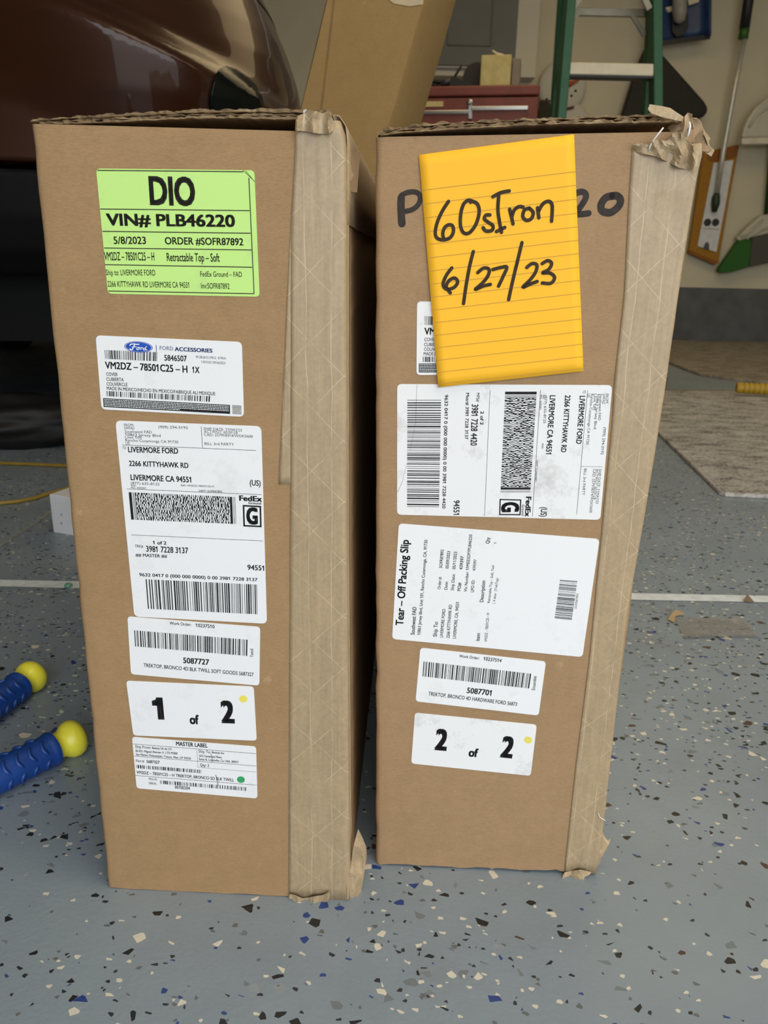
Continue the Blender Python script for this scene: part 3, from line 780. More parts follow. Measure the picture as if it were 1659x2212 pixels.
def parts_print(p, g):
    p.barcode([(172, 218), (712, 240), (708, 333), (180, 308)], 34, 31)
    p.text('5846507', 785, 325, 1015, 335, 57, .015); p.text('49.38LB/22.39KG  E79KA', 1105, 299, 1415, 315, 24, -.004); p.text('1303325 03Feb2023', 1162, 350, 1407, 363, 24, -.004)
    p.text('VM2DZ \u2013 78501C25 \u2013 H', 180, 407, 1022, 450, 70, .02); p.text('1X', 1070, 450, 1145, 454, 62, .02)
    for s, x0, y0, x1, y1 in (('COVER', 190, 480, 308, 485), ('CUBIERTA', 192, 532, 370, 538), ('COUVERCLE', 195, 582, 408, 588), ('MADE IN MEXICO/HECHO EN MEXICO/FABRIQUE AU MEXIQUE', 195, 626, 1305, 682)): p.text(s, x0, y0, x1, y1, 34, .004)
    p.barcode([(192, 637), (1253, 690), (1250, 748), (195, 690)], 60, 32)
    p.quadmark([(157, 710), (1455, 780), (1457, 872), (163, 800)])
    p.mb.build('print', M_INK, g)
    # fine print reversed out of the black strip
    mb = MB(); rn = random.Random(3); p.lift += .00005
    Q = [p.uv(q) for q in ((157, 710), (1455, 780), (1457, 872), (163, 800))]
    for r in range(5):
        u = .008
        lim = .985 if r < 4 else .6
        while u < lim:
            w = rn.uniform(.006, .022); p.cell(Q, u, min(u + w, .99), .10 + r * .175, .10 + r * .175 + .075, mb); u += w + .004
    mb.build('fine_print', M_LOGOWHITE, g); p.lift -= .00005
    mb = MB(); p.quadmark([(1478, 780), (1572, 785), (1573, 878), (1480, 873)], mb); mb.build('grey_patch', M_GREYINK, g)
    mb = MB(); p.disc(520, 187, 145, 57, mb, 40, tilt=.06, extra=.00003); p.line(700, 165, 703, 236, 6, mb); lo = mb.build('logo_oval', M_LOGOBLUE, g)
    lo['label'] = 'blue oval logo'
    mb = MB(); p.ring(520, 187, 137, 51, .035, mb, 40, tilt=.06, extra=.00006)
    E = .00006
    p.stroke([(432, 172), (440, 160), (470, 155), (500, 160), (525, 158)], 9, mb, E)
    p.stroke([(480, 160), (470, 185), (455, 212), (440, 215), (434, 205)], 10, mb, E); p.stroke([(455, 187), (480, 184), (498, 186)], 7, mb, E)
    p.stroke([(520, 190), (505, 198), (503, 212), (516, 214), (528, 204), (520, 190), (535, 194)], 7, mb, E)
    p.stroke([(535, 194), (548, 196), (542, 214)], 7, mb, E); p.stroke([(545, 202), (556, 194), (564, 198)], 7, mb, E)
    p.stroke([(592, 200), (576, 199), (568, 212), (580, 218), (592, 208), (600, 176), (592, 205), (596, 218), (606, 214)], 7, mb, E)
    mb.build('logo_script', M_LOGOWHITE, g)
    mb = MB(); p.text('FORD', 738, 215, 875, 222, 38, -.008, mb); p.text('ACCESSORIES', 890, 226, 1277, 244, 38, .03, mb); mb.build('logo_text', M_NAVY, g)

def work_print(p, g, right):
    if not right:
        p.text('Work Order:', 555, 148, 795, 166, 33, .005); p.text('10237510', 845, 174, 1057, 190, 38, .01)
        p.barcode([(157, 213), (1427, 318), (1423, 500), (167, 393)], 66, 41)
        p.text('5087727', 705, 578, 997, 600, 60, .02); p.text('TREKTOP, BRONCO 4D BLK TWILL SOFT GOODS 5687327', 263, 622, 1493, 728, 40, .006)
        p.text('Textil', 1490, 515, 1488, 420, 34, .005)
    else:
        p.text('Work Order:', 597, 157, 830, 184, 33, .005); p.text('10237514', 878, 191, 1085, 216, 40, .01)
        p.barcode([(188, 205), (1432, 347), (1407, 518), (175, 377)], 66, 41)
        p.text('5087701', 683, 568, 968, 600, 62, .02); p.text('TREKTOP, BRONCO 4D HARDWARE FORD 56873', 240, 596, 1263, 720, 42, .006)
        p.text('Ensamble', 1473, 537, 1493, 375, 36, .005)
    p.mb.build('print', M_INK, g)
labels_left()

# ===== right carton
FR = Face((-0.004, 0.555, 0.0), math.radians(-2.1), 0.0)
QR = [(811, 296), (1502, 284), (1287, 1888), (812, 1868)]
boxR = thing('cardboard_box', (0.1, 0.555, 0), 'tall brown cardboard box on the right with black marker writing and sideways white labels', 'cardboard box')
_, CR_ = carton_walls(FR, QR, DEP, M_CARD2, boxR, seed=4, ragged=0.003)
mb = MB(); a, b = FR.at((CR_[3].x + .006, .004)), FR.at((CR_[2].x - .006, .004))
mb.prism([a + FR.back * .008, b + FR.back * .008, b + FR.back * (DEP - .008), a + FR.back * (DEP - .008)], (0, 0, .004))
fix_normals(mb.build('bottom_panel', M_CARD2, boxR))
topR = [(813, 291), (831, 279), (885, 271.5), (948, 265), (1040, 262), (1164, 257), (1289, 250.7), (1414, 246.6), (1460, 250)]
botR = [(813, 295), (840, 290.5), (885, 287), (948, 283), (1040, 278), (1164, 270), (1289, 268), (1414, 266), (1460, 266)]
def betweenR(k0): return [(x, y + (interp(botR, x) - y) * k0) for x, y in topR]
flap(FR, betweenR(0.0), betweenR(0.27), 820, 1470, 0.7, M_CARD2, boxR, 11, 0.001, .0018)
flap(FR, betweenR(0.34), betweenR(0.60), 816, 1470, 0.7, M_CARD2, boxR, 12, 0.0005, .0016)
flap(FR, betweenR(0.68), betweenR(0.97), 822, 1470, 0.7, M_CARD2, boxR, 13, 0.002, .0014)
inset_flap(FR, CR_, 0.012, 0.55, M_CARD2, boxR, 'inner_flap')
RC = [1290, 200, 1560, 600]
def puffR(u, t, p):
    k = max(0.0, 1 - t / 0.10) * max(0, u - 0.35) * 1.5
    return k * 0.007 * (0.6 + 1.2 * mnoise.noise(V((p.x * 95, p.y * 95, 1)))) + 0.0006 * max(0, mnoise.noise(V((p.x * 220, p.y * 9, 2)))) * (u > 0.4)
leftR = [(312, 1366), (430, 1358), (640, 1348), (820, 1327), (900, 1323), (1130, 1301), (1430, 1272), (1650, 1244), (1890, 1218)]
rightR = [(300, 1503), (320, 1508), (370, 1500), (440, 1490), (640, 1460), (850, 1431), (1110, 1389), (1330, 1350), (1500, 1331), (1780, 1300), (1890, 1284)]
tape_patch('corner_tape', FR, leftR, rightR, 312, 1886, M_TAPE, boxR, 0.00045, puff=puffR, wrap=0.02)
scrap('torn_tape', FR, [(415, 640), (480, 610), (520, 600), (600, 625), (700, 560), (830, 580), (880, 530), (900, 490), (960, 468), (1000, 490), (1050, 480), (1085, 560), (1130, 620), (1210, 690), (1205, 840), (1160, 930), (980, 900), (700, 760), (480, 720)], RC, 1493, lambda x, y: 0.002 + 0.004 * max(0, (x - 1420) / 90), M_TAPE, boxR, 0.0035, seed=21)
scrap('torn_tape', FR, [(625, 140), (760, 160), (870, 185), (930, 225), (1000, 270), (1060, 310), (1120, 360), (1150, 430), (1110, 440), (1050, 400), (1030, 350), (870, 315), (760, 290), (640, 245), (605, 200)], RC, 1493, lambda x, y: 0.006 + 0.008 * max(0, (1480 - x) / 80), M_TAPE, boxR, 0.0010, seed=22)
scrap('torn_tape', FR, [(1040, 290), (1080, 240), (1135, 260), (1128, 300), (1160, 430), (1130, 445), (1080, 420), (1060, 500), (1000, 560), (1000, 480), (1045, 400)], RC, 1493, lambda x, y: 0.006, M_TAPE, boxR, 0.004, seed=23)
scrap('torn_tape', FR, [(1130, 310), (1185, 305), (1230, 350), (1262, 440), (1280, 510), (1310, 560), (1340, 640), (1372, 690), (1330, 715), (1260, 700), (1205, 690), (1140, 600), (1085, 540), (1065, 490), (1110, 420)], RC, 1493, lambda x, y: -0.004 - 0.02 * max(0, (x - 1490) / 50), M_TAPE_IN, boxR, 0.003, seed=24)
scrap('torn_tape', FR, [(1130, 300), (1185, 300), (1235, 345), (1268, 440), (1285, 530), (1350, 545), (1330, 585), (1345, 640), (1400, 690), (1362, 765), (1290, 720), (1368, 690), (1325, 640), (1300, 560), (1270, 500), (1255, 430), (1222, 360), (1180, 318)], RC, 1493, lambda x, y: -0.0025 - 0.02 * max(0, (x - 1490) / 50), M_TAPE, boxR, 0.0015, div=2, seed=25)
scrap('torn_tape', FR, [(840, 420), (870, 390), (960, 350), (1040, 350), (1040, 430), (940, 470), (880, 520), (872, 460)], RC, 1493, lambda x, y: -0.004, M_TAPE_IN, boxR, 0.002, seed=26)
strand(FR, [(602, 700), (610, 650), (650, 570), (735, 448)], RC, 1493, (.003, .004, .006, .010), .0005, boxR)
strand(FR, [(1018, 560), (1030, 500), (1042, 440), (1040, 385)], RC, 1493, (.010, .011, .011, .010), .0006, boxR)
strand(FR, [(900, 352), (935, 345), (970, 335)], RC, 1493, (.004, .004, .004), .0003, boxR)
RD = [1130, 1650, 1400, 1930]
scrap('torn_tape', FR, [(1030, 860), (1100, 1000), (1125, 1015), (1155, 995), (1148, 1045), (1100, 1130), (1040, 1250), (1010, 1330), (930, 1405), (905, 1390), (960, 1290), (985, 1150), (1010, 1000)], RD, 1659, lambda x, y: -0.003 - 0.010 * max(0, (x - 1290) / 30), M_TAPE, boxR, 0.003, seed=31)
scrap('torn_tape', FR, [(550, 1440), (640, 1420), (760, 1405), (850, 1420), (905, 1440), (880, 1470), (820, 1500), (800, 1560), (770, 1530), (720, 1545), (690, 1490), (620, 1480), (590, 1530), (515, 1520), (530, 1480)], RD, 1659, lambda x, y: 0.003, M_TAPE, boxR, 0.002, seed=32)
strand(FR, [(990, 640), (1010, 680), (1080, 712)], RD, 1659, (.001, .003, .004), .0003, boxR)

def labels_right():
    f = FR
    q = lambda R, ow, pts: [(R[0] + x * (R[2] - R[0]) / ow, R[1] + y * (R[2] - R[0]) / ow) for x, y in pts]
    # marker writing straight on the cardboard
    p = Printer(f, [840, 280, 1370, 850], 1659, 0.00012)
    for strokes in ((([(84, 462), (82, 520), (88, 635)], 46), ([(84, 445), (130, 424), (185, 424), (212, 455), (200, 505), (160, 540), (115, 552)], 30)),
                    (([(1262, 432), (1300, 420), (1330, 435), (1328, 470), (1290, 530), (1262, 568), (1300, 572), (1350, 566)], 36),),
                    (([(1512, 448), (1465, 462), (1434, 510), (1446, 552), (1500, 560), (1552, 520), (1566, 475), (1540, 448), (1505, 450)], 44),)):
        mb = MB()
        for k, (pts, wd_) in enumerate(strokes): p.stroke(pts, wd_, mb, .00003 * k)
        mb.build('marker_letter', M_MARKER, boxR)['label'] = 'black marker writing'
    # half hidden parts label
    g = sticker('parts_label', f, [(901, 651), (1206, 655), (1203, 807), (899.5, 810)], 0.003, M_WHITE_DIRTY, boxR, label='white label mostly covered by the yellow note')
    p = Printer(f, [840, 630, 1000, 830], 1659, LIFT)
    p.barcode([(808, 550), (1900, 560), (1900, 745), (808, 745)], 32, 31)
    p.text('VM2DZ \u2013 78501C25 \u2013 H', 795, 960, 2640, 960, 150, .02)
    for s, x, y, w in (('COVER', 795, 1108, 262), ('CUBIERTA', 790, 1220, 390), ('COUVERCLE', 788, 1326, 470), ('MADE IN MEXICO/HECHO EN MEXICO/FABRIQUE AU MEXIQUE', 780, 1428, 2350)): p.text(s, x, y, x + w, y, 74, .004)
    p.barcode([(760, 1455), (3000, 1450), (3000, 1575), (760, 1575)], 60, 32)
    p.quadmark([(672, 1608), (3050, 1600), (3050, 1805), (672, 1808)])
    p.mb.build('print', M_INK, g)
    mb = MB(); rn = random.Random(5); p.lift += .00005; Q = [p.uv(k) for k in ((672, 1608), (3050, 1600), (3050, 1805), (672, 1808))]
    for r in range(5):
        u = .006
        while u < .98:
            w = rn.uniform(.006, .02); p.cell(Q, u, u + w, .09 + r * .18, .16 + r * .18, mb); u += w + .004
    mb.build('fine_print', M_LOGOWHITE, g)
    # sideways shipping label
    g = sticker('shipping_label', f, [(858, 829.4), (1322.5, 831.8), (1296.5, 1122.7), (857.7, 1111.5)], 0.0035, M_WHITE_DIRTY, boxR, label='white shipping label stuck on sideways')
    p = Printer(f, [850, 820, 1090, 1120], 1659, LIFT)
    p.barcode([(712, 303), (680, 1902), (202, 1895), (207, 303)], 56, 51)
    for s, x0, y0, x1, y1, c, b in (('9632 0417 0 (000 000 0000) 0 00 3981 7228 4420', 766, 225, 728, 1922, 50, .012), ('MPS#', 1240, 197, 1236, 328, 46, 0), ('3981 7228 4420', 1170, 367, 1150, 984, 95, .012), ('2 of 2', 1300, 470, 1293, 674, 48, .02), ('Mstr# 3981 7228 3137', 1084, 197, 1066, 890, 47, .012), ('94551', 900, 1800, 897, 2016, 86, .015)): p.text(s, x0, y0, x1, y1, c, b)
    p.line(1442, 155, 1360, 2025, 5)
    p.line(350, 70, 330, 640, 3); p.line(330, 640, 250, 1060, 2); p.line(200, 1250, 130, 1530, 3); p.line(130, 1530, 60, 1680, 4)
    p.region([1070, 820, 1330, 1130], 1659)
    p.stacked([(570, 165), (480, 1557), (70, 1557), (135, 165)], 100, 15, 7)
    p.text('FedEx', 425, 1610, 408, 1887, 70, .035); p.text('Ground', 366, 1720, 362, 1872, 34, .01)
    for l in ((58, 1650, 357, 1658), (52, 1857, 347, 1860), (66, 1642, 60, 1865), (349, 1650, 339, 1868)): p.line(*l, 17)
    p.text('G', 93, 1688, 92, 1828, 225, .05)
    p.line(622, 145, 510, 1885, 5); p.line(1270, 148, 1120, 1855, 5); p.line(1175, 1195, 1470, 1200, 4)
    for s, x0, y0, x1, y1, c, b in (('(US)', 630, 1755, 620, 1887, 84, .012), ('LIVERMORE CA 94551', 752, 215, 697, 1025, 76, .018), ('2266 KITTYHAWK RD', 962, 213, 903, 1000, 72, .018), ('LIVERMORE FORD', 1164, 222, 1112, 885, 74, .018), ('TO', 1205, 147, 1203, 190, 38, 0), ('(877) 635-8125', 677, 210, 660, 600, 36, -.004), ('INV:', 653, 213, 650, 266, 22, 0), ('PO: 439397', 618, 210, 605, 415, 25, 0), ('REF:', 641, 880, 636, 956, 22, 0), ('DEPT: SOFR87892', 560, 1108, 540, 1405, 28, 0), ('FROM:', 1522, 195, 1518, 330, 38, -.004), ('SWFAD', 1478, 195, 1472, 336, 38, -.004), ('Southwest FAD', 1437, 195, 1415, 560, 36, -.004), ('10863 Jersey Blvd', 1397, 195, 1355, 680, 36, -.004), ('Unit 101', 1357, 195, 1342, 415, 36, -.004), ('Rancho Cucamonga CA 91730', 1317, 195, 1250, 893, 36, -.004), ('US', 1270, 195, 1267, 246, 36, -.004), ('(909) 294-5192', 1490, 655, 1452, 1032, 36, -.004), ('SHIP DATE: 11MAY23', 1427, 1230, 1382, 1706, 36, -.004), ('ACTWGT: 60.00 LB', 1387, 1230, 1350, 1650, 36, -.004), ('CAD: 257918314/WSXI3600', 1347, 1230, 1295, 1832, 36, -.004), ('BILL 3rd PARTY', 1222, 1226, 1195, 1590, 36, -.004)): p.text(s, x0, y0, x1, y1, c, b)
    p.mb.build('print', M_INK, g)
    # packing slip
    g = sticker('packing_slip', f, [(861.5, 1130.3), (1295, 1164), (1258, 1419), (847, 1380)], 0.0035, M_WHITE, boxR, label='large white packing slip stuck on sideways')
    p = Printer(f, [840, 1120, 1080, 1420], 1659, LIFT)
    for s, x0, y0, x1, y1, c, b in (('Tear \u2013 Off Packing Slip', 213, 1598, 298, 318, 112, .022), ('Southwest FAD', 383, 1735, 413, 1320, 58, .012), ('10863 Jersey Blvd, Unit 101, Rancho Cucamonga, CA, 91730', 470, 1738, 578, 318, 45, .008), ('Ship To:', 716, 1763, 733, 1535, 56, .01), ('LIVERMORE FORD', 806, 1773, 845, 1350, 45, .008), ('2266 KITTYHAWK RD', 905, 1783, 945, 1285, 47, .008), ('LIVERMORE, CA, 94551', 1000, 1790, 1050, 1250, 47, .008), ('Order #:', 770, 1055, 787, 868, 45, .005), ('SOFR87892', 796, 738, 820, 462, 45, .008), ('Date:', 873, 1062, 881, 937, 45, .005), ('05/09/2023', 890, 747, 917, 487, 45, .008), ('Ship Date:', 970, 1072, 987, 825, 45, .005), ('05/11/2023', 993, 757, 1018, 495, 45, .008), ('PO#:', 1072, 1080, 1082, 950, 50, .01), ('439397', 1098, 763, 1120, 560, 48, .012), ('Vin Number: 1FMEE5DP7PLB46220', 1165, 1092, 1245, 237, 45, .006), ('LPO ID:', 1268, 1097, 1283, 915, 47, .006), ('439397', 1290, 780, 1312, 610, 42, .006), ('Description', 1410, 1247, 1440, 925, 55, .01), ('Qty', 1500, 375, 1508, 280, 56, .01), ('1', 1604, 375, 1606, 360, 36, 0), ('Item', 1355, 1825, 1362, 1710, 56, .01), ('VM2DZ \u2013 78501C25 \u2013 H', 1465, 1838, 1500, 1410, 40, 0), ('Retractable Top \u2013 Soft, Twil', 1507, 1258, 1575, 700, 38, 0), ('l, 4 door  (TrekTop)', 1586, 1268, 1635, 890, 38, 0)): p.text(s, x0, y0, x1, y1, c, b)
    p.region([1020, 1130, 1310, 1430], 1659)
    p.barcode([(1018, 1172), (1083, 698), (1298, 715), (1230, 1193)], 36, 61); p.text('SOFR87892', 1290, 1055, 1315, 867, 27, -.004)
    p.mb.build('print', M_INK, g)
    RGN = [880, 1390, 1190, 1690]
    g = sticker('work_order_label', f, q(RGN, 1659, [(150, 46), (1602, 206), (1516, 831), (94, 666)]), 0.0032, M_WHITE, boxR)
    work_print(Printer(f, RGN, 1659, LIFT), g, 1)
    g = sticker('count_label', f, q(RGN, 1659, [(87, 797), (1496, 936), (1425, 1528), (44, 1385)]), 0.0032, M_WHITE_DIRTY, boxR)
    p = Printer(f, RGN, 1659, LIFT)
    p.text('2', 310, 1218, 452, 1231, 228, .045); p.text('of', 703, 1300, 812, 1310, 93, .04); p.text('2', 1067, 1302, 1210, 1318, 230, .045)
    p.mb.build('print', M_INK, g)
    mb = MB(); p.disc(1394, 1113, 46, 40, mb, tilt=.08); mb.build('dot', M_YDOT, g)['label'] = 'yellow dot'
labels_right()

# ===== the yellow note stuck over it
RN = [840, 280, 1370, 850]
kq = 530 / 1659
NQ = [V((*FR.uv(840 + x * kq, 280 + y * kq), 0)) for x, y in ((203, 172), (1250, 33), (1312, 1630), (333, 1738))]
def note_e(u, v): return 0.0012 + 0.0010 * v * v + 0.0008 * (1 - u) * v
vs = []; nu, nv = 16, 22
for j in range(nv + 1):
    for i in range(nu + 1):
        u, v = i / nu, j / nv
        p = (NQ[0] * (1 - u) + NQ[1] * u) * (1 - v) + (NQ[3] * (1 - u) + NQ[2] * u) * v
        vs.append(FR.at((p.x, p.y), note_e(u, v)))
w = nu + 1
note = obj('sticky_note', vs, [(j * w + i, (j + 1) * w + i, (j + 1) * w + i + 1, j * w + i + 1) for j in range(nv) for i in range(nu)], M_NOTE, base=FR.at((0.1, 0.45)), smooth=True)
tag(note, 'yellow lined sheet with handwriting stuck on the front of the right cardboard box', 'note')
sm = note.modifiers.new('thickness', 'SOLIDIFY'); sm.thickness = 0.0002; sm.offset = -1
class NotePrinter(Printer):
    def P(s, uv, extra=0.0):
        # follow the sheet's own curl
        a, b, c, d = NQ
        v = ((a + b) / 2 - V((uv[0], uv[1], 0))).dot(((a + b) / 2 - (c + d) / 2).normalized()) / ((a + b) / 2 - (c + d) / 2).length
        u = (V((uv[0], uv[1], 0)) - (a + d) / 2).dot(((b + c) / 2 - (a + d) / 2).normalized()) / ((b + c) / 2 - (a + d) / 2).length
        u = min(max(u, 0), 1); v = min(max(v, 0), 1)
        return s.f.at((uv[0], uv[1]), note_e(u, v) + s.lift + extra)
p = NotePrinter(FR, RN, 1659, 0.00025)
rl = [(222, 412, 1262, 285), (233, 505, 1268, 377), (240, 598, 1272, 470), (247, 690, 1276, 565), (255, 778, 1280, 657), (262, 868, 1283, 747), (270, 957, 1286, 837), (278, 1045, 1291, 930), (284, 1133, 1294, 1018), (292, 1220, 1297, 1105), (300, 1305, 1300, 1192), (307, 1390, 1303, 1278), (315, 1473, 1305, 1363), (321, 1557, 1307, 1448), (327, 1638, 1310, 1532), (330, 1718, 1312, 1612)]
for x0, y0, x1, y1 in rl:
    for k in range(8):
        a, b = k / 8, (k + 1) / 8
        p.line(x0 + (x1 - x0) * a, y0 + (y1 - y0) * a, x0 + (x1 - x0) * b, y0 + (y1 - y0) * b, 3.2)
p.mb.build('ruled_lines', M_RULE, note)
p = NotePrinter(FR, RN, 1659, 0.0004)
for st in ([(403, 487), (365, 545), (330, 620), (314, 690), (324, 732), (365, 746), (412, 732), (435, 695), (432, 655), (408, 644), (378, 662), (364, 705), (374, 746)],
           [(552, 492), (538, 478), (505, 505), (486, 570), (484, 650), (505, 698), (545, 697), (588, 640), (610, 560), (598, 505), (560, 484), (538, 480)],
           [(682, 578), (655, 580), (645, 605), (672, 628), (702, 650), (695, 682), (655, 686), (636, 664)],
           [(702, 455), (755, 428), (812, 416)], [(742, 440), (736, 540), (746, 620), (760, 695)], [(726, 690), (755, 676), (782, 662)],
           [(815, 540), (828, 592), (838, 638)], [(832, 585), (846, 545), (878, 522), (905, 525)],
           [(948, 532), (915, 545), (904, 588), (928, 614), (962, 602), (974, 562), (950, 535)],
           [(1003, 530), (1012, 597)], [(1006, 562), (1038, 505), (1078, 486), (1102, 515), (1098, 620)],
           [(425, 935), (388, 985), (366, 1045), (390, 1078), (440, 1066), (465, 1028), (442, 1003), (405, 1022), (388, 1062), (415, 1103)],
           [(570, 825), (546, 920), (522, 1050), (504, 1175)],
           [(600, 966), (640, 936), (676, 945), (670, 985), (632, 1036), (582, 1080), (640, 1056), (685, 1046)],
           [(702, 946), (755, 932), (796, 930), (772, 990), (740, 1058)],
           [(898, 765), (870, 880), (836, 1020), (808, 1148)],
           [(930, 932), (965, 906), (998, 915), (990, 962), (952, 1016), (903, 1065), (958, 1042), (1000, 1026)],
           [(1034, 906), (1072, 886), (1098, 905), (1078, 945), (1036, 968), (1088, 970), (1118, 1000), (1092, 1038), (1035, 1036)]):
    p.stroke(st, 21)
p.mb.build('handwriting', M_PEN, note)['label'] = 'dark handwritten letters and date'

# ------------------------------------------------------------------ left of the boxes
M_BLUE = plain('blue_rubber_grip', (0.008, 0.05, 0.24, 1), 0.38, vary=0.1)
M_YEL = plain('yellow_plastic', (0.88, 0.80, 0.06, 1), 0.3, vary=0.05)
M_BLACK = plain('black_plastic', (0.012, 0.012, 0.013, 1), 0.5, vary=0.1)
M_STEEL = plain('steel', (0.5, 0.5, 0.5, 1), 0.3, 1.0)
M_CHROME = plain('chrome', (0.72, 0.72, 0.70, 1), 0.18, 1.0, vary=0.03)
cut = thing('bolt_cutter', on_floor(60, 1560), 'long handled cutter with blue ribbed grips and yellow ends lying left of the boxes', 'bolt cutter')
ends = []
for (e, b) in (((74, 1457), (0, 1513)), ((167, 1590), (0, 1675))):
    A = on_floor(*e, 0.0185); B = on_floor(*b, 0.0185); d = (B - A).normalized()
    side = V((0, 0, 1)).cross(d).normalized(); up = V((0, 0, 1))
    R = 0.0172
    mb = MB()
    G0 = A + d * 0.027
    mb.lathe(G0, d, [(R * .88, 0), (R * 1.07, .001), (R * 1.10, .004), (R * 1.04, .007), (R, .010), (R, .10), (R, .19), (R * .9, .20)], 32)
    for row, a0, a1 in ((0, 20, 78), (1, 102, 160), (2, -40, 4), (3, 176, 220)):
        for k in range(13):
            h = 0.014 + 0.0135 * k + (0.004 if row % 2 else 0)
            pts = []
            for q in range(9):
                a = math.radians(a0 + (a1 - a0) * q / 8)
                pts.append(G0 + d * (h + 0.004 * math.sin(math.pi * q / 8)) + (side * math.cos(a) + up * math.sin(a)) * (R + .0002))
            mb.tube(pts, [.0008, .0019, .0022, .0022, .0022, .0022, .0022, .0019, .0008], 8)
    hd = obj('handle', [], [], M_STEEL, cut) if False else None
    sh = MB(); sh.tube([G0 + d * .19, G0 + d * .42], .011, 14)
    hdl = sh.build('handle', M_BLACK, cut, smooth=True)
    g = mb.build('grip', M_BLUE, hdl, smooth=True); auto_smooth(g, 50); g['label'] = 'blue ribbed grip'
    mb = MB()
    mb.lathe(A + d * .0275, -d, [(R * .84, -.002), (R * .84, 0), (R * .80, .004), (R * .80, .008), (R * .95, .012), (R * 1.12, .0165), (R * 1.17, .022), (R * 1.10, .027), (R * .88, .0305), (R * .5, .0325), (0, .033)], 32)
    c = mb.build('end_cap', M_YEL, hdl, smooth=True); fix_normals(c); c['label'] = 'yellow rounded end cap'
    ends.append((G0 + d * .40, d))
mid = (ends[0][0] + ends[1][0]) / 2 + ends[0][1] * .10
mb = MB()
for E_, d in ends: mb.tube([E_, mid + (E_ - mid) * .25], .010, 12)
mb.lathe(V((mid.x, mid.y, .002)), (0, 0, 1), [(.032, 0), (.034, .004), (.034, .03), (.030, .034)], 20)
mb.tube([mid, mid + ends[0][1] * .09 + V((.012, .012, 0))], [.018, .006], 10); mb.tube([mid, mid + ends[0][1] * .09 - V((.012, .012, 0))], [.018, .006], 10)
mb.build('cutting_head', M_STEEL, cut, smooth=True)

# small white carton
c0 = on_floor(115.7, 1150); M_WCART = plain('white_card', (0.74, 0.74, 0.78, 1), 0.55, vary=0.03)
cart = thing('carton', c0, 'small white carton with two dots on the floor left of the boxes', 'box')
ux = V((0.93, -0.36, 0)).normalized(); uy = V((-0.12, 1, 0)); uy = (uy - ux * uy.dot(ux)).normalized()
Mx = Matrix((ux, uy, V((0, 0, 1)))).transposed()
mb = MB(); mb.box(c0 + ux * .08 + uy * .05 + V((0, 0, .0385)), (.16, .10, .077), Mx, .0015); mb.build('carton_body', M_WCART, cart)
mb = MB()
for px_ in ((133, 1112), (133, 1130)):
    dd = ray(*px_); t = (c0 - CAM).dot(uy) / dd.dot(uy); q = CAM + dd * t - uy * .0004
    mb2 = MB(); mb2.lathe(q, -uy, [(.0022, 0), (.0022, .0003)], 12); mb2.build('printed_dot', M_GREYINK, cart)
# yellow cords on the floor
M_CORD = plain('ochre_cord', (0.30, 0.20, 0.03, 1), 0.5, vary=0.15)
for pts, lab in (([(-120, 1096), (-40, 1091), (0, 1087), (40, 1083), (75, 1076), (105, 1066), (140, 1057), (190, 1040)], 'ochre cord on the floor reaching the small white carton'),
                 ([(-150, 985), (-60, 996), (10, 1001), (70, 1003), (140, 1006), (210, 1012)], 'ochre cord on the floor farther back beside the black bag')):
    mb = MB(); mb.tube([on_floor(x, y, .0045) for x, y in pts], .0045, 8)
    o = mb.build('cord', M_CORD, base=on_floor(*pts[0]), smooth=True); tag(o, lab, 'cord')
# little green bead on the joint
mb = MB(); bp_ = on_floor(148, 1269)
mb.lathe(bp_ + V((0, 0, .001)), (0, 0, 1), [(.001, 0), (.006, .001), (.0065, .003), (.004, .006), (0, .0068)], 16)
o = mb.build('glass_bead', plain('green_glass', (0.12, 0.32, 0.22, 1), 0.1), base=bp_, smooth=True); tag(o, 'small green bead lying on the pale floor joint beside the left box', 'bead')
# black bag slumped under the car's edge
bm = bmesh.new(); bmesh.ops.create_icosphere(bm, subdivisions=4, radius=1)
c0 = on_floor(30, 985) + V((-.05, .16, 0))
vs = []
for v in bm.verts:
    p = V((v.co.x * .42, v.co.y * .13, v.co.z * .075)); k = 1 + .28 * mnoise.noise(v.co * 2.3) + .12 * mnoise.noise(v.co * 6)
    p *= k; p = Matrix.Rotation(math.radians(14), 3, 'Z') @ p
    q = c0 + p + V((0, 0, .06)); q.z = max(q.z, .001); vs.append(q)
fs = [tuple(v.index for v in f.verts) for f in bm.faces]; bm.free()
o = obj('bag', vs, fs, plain('black_nylon', (0.008, 0.008, 0.008, 1), 0.6, vary=0.2), base=c0, smooth=True); tag(o, 'black crumpled bag on the floor under the edge of the car', 'bag')

# ------------------------------------------------------------------ the car
def car_paint():
    t = NT('copper_brown_car_paint'); v = t.coord()
    fl = t.noise(v, 900, 1)
    t.set(Base_Color=t.ramp(fl.outputs[0], [(0.3, (0.026, 0.006, 0.0010, 1)), (0.7, (0.052, 0.013, 0.002, 1))]), Roughness=0.35, Metallic=0.2)
    t.set(**{'Coat_Weight': 0.5, 'Coat_Roughness': 0.03, 'Specular_IOR_Level': 0.25}); return t.m
M_PAINT = car_paint()
M_CARBLK = plain('car_black_trim', (0.006, 0.006, 0.007, 1), 0.55, Specular_IOR_Level=0.15)
M_GLASS = plain('dark_car_glass', (0.005, 0.007, 0.006, 1), 0.12, Specular_IOR_Level=0.15)
M_TYRE = plain('tyre_rubber', (0.010, 0.010, 0.010, 1), 0.8)
car_yaw = math.radians(9)
CM = Matrix.Rotation(car_yaw, 3, 'Z')
corner = V((-0.145, 2.06, 0))                       # right rear corner in plan
CLEN, CHW = 3.35, 0.88
CO = corner - CM @ V((CHW, 0, 0))
car = thing('car', CO + CM @ V((0, CLEN / 2, 0)), 'dark copper brown car standing behind the left cardboard box', 'car')
